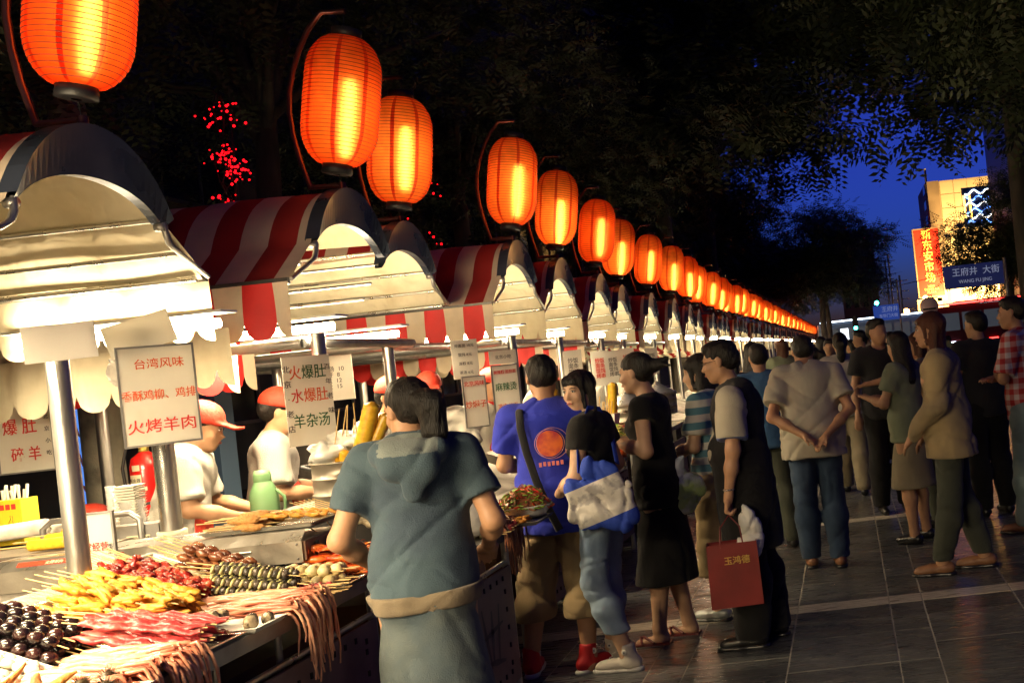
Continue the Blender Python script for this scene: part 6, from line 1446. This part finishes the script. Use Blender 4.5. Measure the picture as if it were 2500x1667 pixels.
# ------------------------------------------------------------------ buildings
wall_d = M('dark rendered wall', (.05, .05, .055), .85, var=.2, vscale=1.5); glass_d = M('dark window glass', (.02, .025, .035), .08, spec=.8); alu = M('window frame metal', (.12, .12, .13), .4, .5)
bl_lit = M('blue lit shop glass', (.1, .2, .5), .2, emit=(.10, .28, .9), estr=.9)
bd = thing('backdrop_building', 'long dark building hidden behind the trees on the left', 'building', (-12, 60, 0))
MB().box((-4, 0, 16), (8, 120, 32)).build('wall', wall_d, bd)  # tall wall added to block the blue sky behind the crowns
MB().box((.1, 0, 3.9), (.35, 119.6, .5)).build('cornice', alu, bd); MB().box((.1, 0, 31.8), (.4, 120, .6)).build('parapet', alu, bd)
wf = MB().box((0, -1.2, 0), (.09, .07, 2.0)).box((0, 1.2, 0), (.09, .07, 2.0)).box((0, 0, 1.0), (.09, 2.33, .07)).box((0, 0, -1.0), (.09, 2.33, .07)).box((0, 0, 0), (.07, .05, 1.93)).mesh('window_frame'); wf.materials.append(alu)
wg = MB().box((0, 0, 0), (.03, 2.32, 1.93)).mesh('window'); wg.materials.append(glass_d)
for fy in range(13):
    for fz in range(3):
        w_ = link('window', wg, bd, (.03, -52 + fy * 4.0, 2.3 + fz * 4.2)); link('window_frame', wf, w_, (.02, 0, 0))
kiosk = thing('shop_window', 'blue lit window with curly neon lettering seen between the steel posts', 'shop window', (-7.57, 10.2, .62))
kiosk.scale = (.55, 1, 1); MB().box((0, 0, .9), (.42, .06, 1.9)).build('pane', bl_lit, kiosk); MB().box((-.24, 0, .9), (.05, .1, 2.0)).box((.24, 0, .9), (.05, .1, 2.0)).box((0, 0, 1.9), (.43, .1, .05)).box((0, 0, -.08), (.43, .1, .05)).build('frame', alu, kiosk)
redn = M('dark red neon', (.2, .01, .03), .5)
for k in range(5): MB().tube([(-.15 + .3 * u, -.045, .3 + k * .33 + .09 * math.sin(u * 9 + k)) for u in np.linspace(0, 1, 14)], .012, 5).build('neon_tube', redn, kiosk)
tag(MB().box((0, 0, 1.6), (.5, .3, 3.2)).box((.05, -.2, 2.9), (.12, .1, .5)).box((.05, -.2, 2.2), (.14, .1, .06)).build('duct', M('blue grey duct', (.12, .2, .32), .5), None, (-6.7, 10.8, 0)), 'blue grey duct standing behind the orange lettered menu board', 'duct')

# plaza with the red vertical sign
stone = M('warm stone cladding', (.50, .40, .26), .7, var=.1, vscale=.4); stone2 = M('brown stone cladding', (.26, .19, .12), .7, var=.12, vscale=.4)
pz = thing('plaza_building', 'floodlit yellow stone plaza building beside the red vertical sign', 'building', (13.9, 150, 0))
MB().box((7, 7, 14), (14, 14, 18)).build('wall', stone, pz)
for i in range(9):
    for j in range(7):
        link('panel', MATS.setdefault('_pn', None) or MB().box((0, 0, 0), (1.85, .12, 1.9)).mesh('panel'), pz, (3.0 + j * 1.95 - .0, -.05, 6.1 + i * 2.0))
for o in pz.children:
    if o.name.startswith('panel') and not o.data.materials: o.data.materials.append(stone)
MB().box((1.0, -.5, 14), (1.7, 1.1, 18)).build('pilaster', stone2, pz); MB().box((.2, -.15, 15), (.3, .3, 20)).build('pilaster', stone, pz)
for i in range(7): MB().box((-.02, 2.2 + i * 0, 9 + i * 2.2), (.1, 3.2, 1.2)).build('window', glass_d, pz)
MB().box((6.5, -1.5, 4.6), (15, 3.4, .5)).build('canopy', alu, pz); MB().box((7, 6.5, 2.2), (13.6, 12, 4.3)).build('ground_floor', wall_d, pz)
for k in range(5): MB().box((10.2 + k * .9, -.25, 8), (.35, .3, 5.5)).build('light_fin', M('lit glass fin', (.9, .8, .6), .3, emit=(1, .78, .42), estr=1.6), pz)
for z in range(3): MB().box((4.6, -.2, 6.6 + z * .001), (.5, .3, .001)).build('ledge', stone, pz) if z == 0 else None
for (x, z, w, h) in ((-1.2, 5.6, 3.6, 1.6), (.6, 6.6, 1.4, 1.4)): MB().box((x, -.6, z), (w, 1.4, h)).build('balcony', stone, pz)
for x in (4.2, 5.0): MB().box((x, -.35, 6.6), (.55, .5, .8)).build('air_conditioner', stone2, pz)
for (x, z, e, sx_, rx) in ((4.5, 5.2, 2200, 9, 148), (11.0, 5.2, 2200, 6, 148)):
    ld = bpy.data.lights.new('facade_floodlight', 'AREA'); ld.shape = 'RECTANGLE'; ld.size = sx_; ld.size_y = .6; ld.energy = e * 6.5; ld.color = (1.0, .62, .22)
    link('facade_floodlight', ld, pz, (x, -8.5, z - .3)).rotation_euler = (R(118), 0, 0)
sg = thing('vertical_sign', 'tall red illuminated sign with five yellow characters on the plaza building', 'sign', (12.9, 147.5, 0))
rs = M('backlit red sign face', (.5, .02, .01), .4, emit=(.75, .045, .012), estr=.95); ys_ = M('glowing yellow characters', (1, .6, .1), .4, emit=(1.0, .55, .06), estr=1.9)
MB().box((.1, 0, 11.4), (3.5, .7, 9.4)).build('sign_box', rs, sg); MB().box((-1.75, -.05, 11.4), (.18, .9, 9.7)).box((1.95, -.05, 11.4), (.18, .9, 9.7)).box((.1, -.05, 16.2), (3.5, .9, .16)).box((.1, -.05, 6.6), (3.5, .9, .16)).build('sign_frame', stone2, sg)
for i, c in enumerate('新东安市场'): text(c, 'lettering', 1.45, ys_, sg, (.1, -.4, 15.3 - i * 1.52), (R(90), 0, 0), .06)
text('NEW\nDONG AN\nPLAZA', 'lettering', .42, ys_, sg, (.1, -.4, 7.65), (R(90), 0, 0), .03)
bp2 = thing('advert_panel', 'blue neon advert with white scribbles high on the plaza building', 'advert', (20.6, 146, 0)); bneon = M('blue neon', (.1, .3, 1), .4, emit=(.08, .25, 1.0), estr=3.5); wneon = M('pale neon', (.8, .9, 1), .4, emit=(.6, .8, 1.0), estr=2.5)
MB().box((0, .3, 18.4), (4.2, .3, 5.6)).build('backing', M('navy board', (.01, .02, .08), .5), bp2)
for k in range(6): MB().tube([(-1.7 + u * 3.4, 0, 16.2 + k * .85 + .3 * math.sin(u * 11 + k * 2)) for u in np.linspace(0, 1, 16)], .12, 5).build('neon_tube', (bneon, wneon)[k % 2], bp2)
ylw = M('yellow neon', (1, .7, .2), .4, emit=(1, .6, .15), estr=2.5)
for x in (-1.9, -1.1): MB().box((x, -.05, 18.5), (.3, .2, 3.2)).build('neon_tube', ylw, bp2)
# reddish block, left of the gap
rb_ = thing('apartment_block', 'dull reddish block rising behind the tree left of the sky gap', 'building', (2.6, 110, 0)); MB().box((-.4, 4, 6.6), (3.8, 8, 13)).build('wall', M('dull red render', (.16, .08, .075), .85, var=.15, vscale=.6), rb_); MB().box((-.4, -.05, 11.2), (3.9, .2, .25)).build('cornice', wall_d, rb_)
for k in range(4):
    for z in range(4): MB().box((-1.8 + k * .95, -.02, 3.2 + z * 2.4), (.5, .1, 1.1)).build('window', glass_d, rb_)
# glass tower upper right
gt_ = thing('glass_tower', 'dark office tower with a lit terrace in the upper right corner', 'building', (19, 108, 0)); MB().box((8, 8, 18), (16, 16, 36)).build('wall', M('dark blue cladding', (.03, .035, .06), .4), gt_)
for z in (20.3, 24.2): MB().box((7.6, -.5, z), (15.6, 1.6, .35)).build('balcony', M('pale terrace edge', (.35, .36, .4), .6), gt_)
wl_ = M('warm lit windows', (1, .8, .5), .4, emit=(1.0, .62, .30), estr=1.1); wl2 = M('cool lit windows', (.8, 1, .8), .4, emit=(.62, .8, .55), estr=.8)
for k in range(14): MB().box((1.0 + k * .9, -.03, 18.2 + .06 * k), (.5, .08, .7)).build('window', wl2 if k % 3 else wl_, gt_)
for k in range(3): MB().box((3.2 + k * 2.2, -.03, 22.6), (.4, .08, .5)).build('window', wl_, gt_)
# navy street name sign hanging on the right
navy = M('self glowing navy enamel', (.012, .018, .10), .4, emit=(.02, .03, .14), estr=.25); ltxt = M('pale blue lettering', (.45, .5, .65), .5, emit=(.3, .35, .5), estr=.35)  # panel and lettering carry a faint glow put into their materials
ns = thing('direction_sign', 'large navy direction sign with pale characters above the crowd on the right', 'sign', (3.5, 27, 2.95)); ns.scale = (.62,) * 3; MB().box((0, 0, 0), (2.5, .08, .95)).build('sign_panel', navy, ns)
text('王府井  大街', 'lettering', .36, ltxt, ns, (.1, -.06, .16), (R(90), 0, 0), .01); text('WANG FU JING', 'lettering', .2, ltxt, ns, (.05, -.06, -.22), (R(90), 0, 0), .01); MB().tube([(1.35, .1, -5.07), (1.35, .1, .6)], .07, 8).tube([(1.35, .1, .3), (-1.2, .1, .3)], .04, 6).build('pole', steel_dk, ns)
b2 = thing('street_sign', 'small blue street sign under the green traffic light', 'sign', (2.35, 55, 2.9)); MB().box((0, 0, 0), (1.35, .06, .8)).build('sign_panel', M('self glowing blue enamel', (.015, .06, .32), .4, emit=(.02, .06, .35), estr=.5), b2); text('王府井', 'lettering', .3, ltxt, b2, (.2, -.05, .15), (R(90), 0, 0), .01); text('东华门大街', 'lettering', .2, ltxt, b2, (.1, -.05, -.18), (R(90), 0, 0), .01); MB().tube([(.72, .1, -2.9), (.72, .1, 1.7)], .05, 8).build('pole', steel_dk, b2)  # small sign panel and its lettering emit faintly, glow set in the material
grn = M('green traffic light', (.1, 1, .8), .4, emit=(.05, 1.0, .75), estr=22)
for lab, x, y, z, s in (('green traffic light high above the small blue sign', 2.0, 58, 3.55, 1.0), ('second green traffic light low over the far crowd', .75, 62, 2.35, .9)):
    t = thing('traffic_light', lab, 'traffic light', (x, y, z), None, 'green traffic lights'); t.scale = (s,) * 3
    MB().box((0, .12, .3), (.36, .2, 1.0)).build('housing', black_m, t)
    MB().lathe([(0, 0), (.12, 0), (.12, .03)], (0, .0, 0), 16, grn, axis='y').build('lens', None, t); MB().lathe([(.13, -.12), (.14, .02)], (0, 0, 0), 16, black_m, axis='y').build('hood', None, t); MB().tube([(0, .25, -z / s), (0, .25, .8)], .05, 8).build('pole', steel_dk, t)
lbx = thing('light_box', 'small white glowing light box above the far end of the stalls', 'light box', (.05, 48, 1.95)); MB().box((0, 0, 0), (.36, .12, .52)).build('face', M('white glowing box', (.9, .95, 1), .5, emit=(.85, .93, 1.0), estr=1.6), lbx); MB().box((0, .1, 0), (.4, .06, .56)).build('casing', alu, lbx); MB().tube([(0, .1, -1.95), (0, .1, -.28)], .04, 6).build('pole', steel_dk, lbx); MB().box((0, -.065, .13), (.12, .01, .05)).build('logo', alu, lbx)
# round sign
rsn = thing('round_sign', 'round pale pink road sign with a dark bar above the reddish haired woman', 'road sign', (2.02, 24, 2.2)); MB().lathe([(0, -.01), (.215, -.01), (.215, .01), (0, .01)], n=32, axis='y', m=M('pale pink reflective', (.9, .62, .62), .35, var=.15, vscale=9)).build('disc', None, rsn); MB().box((0, -.018, -.06), (.3, .01, .045)).build('bar', black_m, rsn); MB().tube([(0, .03, -2.2), (0, .03, .1)], .03, 8).build('pole', steel_dk, rsn)
# street lamps
glow = M('sodium lamp globe', (1, .6, .2), .4, emit=(1.0, .50, .12), estr=30)
for lab, x, y, z in (('orange street lamp glowing just under the red sign', 9.6, 118, 5.6), ('orange street lamp on a curved pole left of the plaza', 5.7, 92, 3.7), ('third small orange street lamp near the plaza canopy', 12.5, 128, 4.2)):
    t = thing('street_lamp', lab, 'street lamp', (x, y, 0), None, 'orange street lamps'); MB().blob((0, 0, z), (.28, .28, .22), glow, 12, 8).build('globe', None, t); MB().tube([(.9, 0, 0), (.9, 0, z - .4), (.7, 0, z + .2), (.2, 0, z + .15)], .07, 8).build('pole', steel_dk, t)
for lab, x, y, h in (('tall thin utility mast in the blue sky gap', 4.2, 90, 8.2), ('second thinner mast beside the utility mast', 5.0, 100, 9.5), ('third faint mast right of the others', 5.0, 85, 6.5)):
    t = thing('utility_pole', lab, 'pole', (x, y, 0), None, 'thin utility masts'); MB().tube([(0, 0, 0), (0, 0, h)], .08, 8).build('mast', steel_dk, t)
    for z in (.93, .8, .7): MB().box((0, 0, h * z), (1.3, .06, .06)).build('crossarm', steel_dk, t)
tag(MB().tube([(-2, 90, 6.2), (2, 90, 5.6), (5, 90, 5.9), (10, 92, 6.6)], .03, 4).build('overhead_cable', black_m), 'thin overhead cable crossing the blue sky gap', 'cable')
# shopfront and vehicles behind the crowd
sf = thing('shopfront', 'low shopfront with a red and white lit fascia on the right', 'shop', (12, 96, 0)); MB().box((3, 3, 2.1), (9, 6, 4.2)).build('wall', wall_d, sf); MB().box((-.3, -.1, 3.1), (1.6, .2, 1.0)).build('red_fascia', M('lit red fascia', (.5, .01, .02), .4, emit=(.55, .015, .03), estr=.9), sf); MB().box((3.0, -.1, 3.25), (4.6, .2, 1.1)).build('white_fascia', M('lit white fascia', (.9, .9, 1), .4, emit=(.8, .9, 1.0), estr=1.5), sf); MB().lathe([(0, -.03), (.28, -.03), (.28, .03)], (-.35, -.2, 3.1), 16, wneon, axis='y').build('logo', None, sf)
tail = M('red tail light', (1, .05, .04), .4, emit=(1, .04, .03), estr=7); headl = M('white running light', (1, 1, 1), .4, emit=(.7, .85, 1), estr=4)
def bus(label, x, y, L, paint, rz=0):
    t = thing('bus', label, 'bus', (x, y, 0), (0, 0, rz), 'buses in the street beyond the crowd'); mb = MB()
    mb.box((0, 0, 1.65), (L, 2.4, 2.5), paint, taper=.985); mb.build('body', None, t)
    for k in range(int(L // 1.25)): MB().box((-L / 2 + .85 + k * 1.22, -1.205, 2.05), (1.05, .05, .95)).build('window', M('lit bus glass', (.2, .22, .25), .2, emit=(.35, .42, .5), estr=.07), t)
    for k in (-L * .32, L * .32): 
        w = MB().lathe([(0, -.12), (.46, -.12), (.48, 0), (.46, .12), (0, .12)], (k, -1.15, .48), 18, black_m, axis='y').build('wheel', None, t); MB().lathe([(0, -.01), (.22, -.01), (.2, .02)], (k, -1.28, .48), 14, steel, axis='y').build('hub', None, w)
    for s in (-1, 1): MB().box((L / 2 + .02, s * .95, 1.2), (.06, .3, .2)).build('tail_light', tail, t)
    for k in range(4): MB().box((-L / 2 + 1 + k * L / 4.2, -1.23, .95), (.5, .04, .07)).build('marker_light', tail if k % 2 else headl, t)
    MB().box((0, -1.22, 3.02), (L * .96, .05, .1)).build('roof_light', headl if paint.name.startswith('pale') else tail, t)
bus('pale blue bus crossing behind the far crowd left of the masts', 3.2, 72, 10, M('pale bus paint', (.22, .32, .50), .3), R(3)); bus('dark red bus with red lights behind the man in the black jacket', 9.4, 58, 9, M('dark red bus paint', (.13, .02, .025), .3), R(2))
# the road beyond and the stall row's own neighbours behind the camera, which light the near people
MB().box((0, 100, .02), (160, 90, .012)).build('road', M('wet asphalt', (.045, .045, .048), .35, var=.2, bump=.3, bscale=20), kind='structure')
for k, y in enumerate((2.45, .85, -.75, -2.35)):
    st = thing('market_stall', 'striped stall standing beside the camera, %s one outside the frame' % ORD[k], 'market stall', (-2.85, y, 0), group='market stalls in a long row along the pavement')
    link('awning', AW_FULL[0], st, (0, 0, 2.74)); link('awning_lining', AW_FULL[1], st, (0, 0, 2.74)); link('fascia', FAS, st, (0, 0, 2.74))
    for px_, py_ in ((.12, -.7), (-1.7, -.7)): link('post', POST, st, (px_, py_, 0))
    la = thing('strip_light', 'strip light in the stall beside the camera, %s one' % ORD[k], 'lamp', (-2.75, y - .4, 1.97), group='lit strip lights inside the stalls'); link('lamp_tube', TUBE, la)
    for dz, rx, pw in ((-.03, 0, 150 if k else 120), (.075, PI, 30)):
        ld = bpy.data.lights.new('stall_light', 'AREA'); ld.shape = 'RECTANGLE'; ld.size = .95; ld.size_y = .06; ld.energy = pw; ld.color = (1.0, .79, .48); link('stall_light', ld, la, (0, 0, dz), (rx, 0, 0))

# lower scalloped curtains hanging behind the nearest stalls
for k, (x, y, z, inner, sd) in enumerate([(-2.95, 5.05, 1.99, True, 1), (-3.1, 5.35, 1.955, False, -1), (-3.3, 5.0, 1.93, True, 1), (-3.35, 5.95, 1.97, False, -1), (-2.72, 9.45, 1.985, False, -1), (-2.72, 10.95, 1.96, False, -1)]):
    o = link('hanging_valance', VAL[(sd, inner)], None, (x, y, z)); tag(o, ['plain cream scalloped curtain hanging low behind the first menu board', 'striped scalloped curtain just behind the plain cream one', 'cream scalloped strip hanging lowest at the left edge', 'striped scalloped strip farthest back, between the vendors', 'lower striped curtain hanging above the two women in black', 'lower striped curtain hanging beyond the ponytail'][k], 'awning curtain')

S = Sdf(.02); S.cap((0, 0, 0), (.02, 0, .08), .06, .03, (1.1, .6, 1)); S.cap((.02, 0, .08), (.0, 0, .16), .02, .035, (1, .6, 1)); S.disp = folds(.01, 71, 3, 3)
tag(link('plastic_bag', S.mesh('plastic_bag', .009, px), None, (-3.12, 4.5, 1.80)), 'crumpled clear plastic bag hanging left of the orange menu board', 'plastic bag')
tag(MB().blob((0, 0, 0), (.10, .09, .055), capm, 14, 8).blob((.09, -.02, -.02), (.07, .06, .012), capm, 10, 6).build('red_cap', None, None, (-4.05, 5.5, 1.13)), 'red cap resting on the rail behind the small sign', 'cap')
tag(MB().box((0, 0, .5), (.5, .4, 1.05), dark_in).build('crate_stand', None, None, (-4.05, 5.55, .02)), 'dark crate stand under the red cap', 'crate')
flush_text()
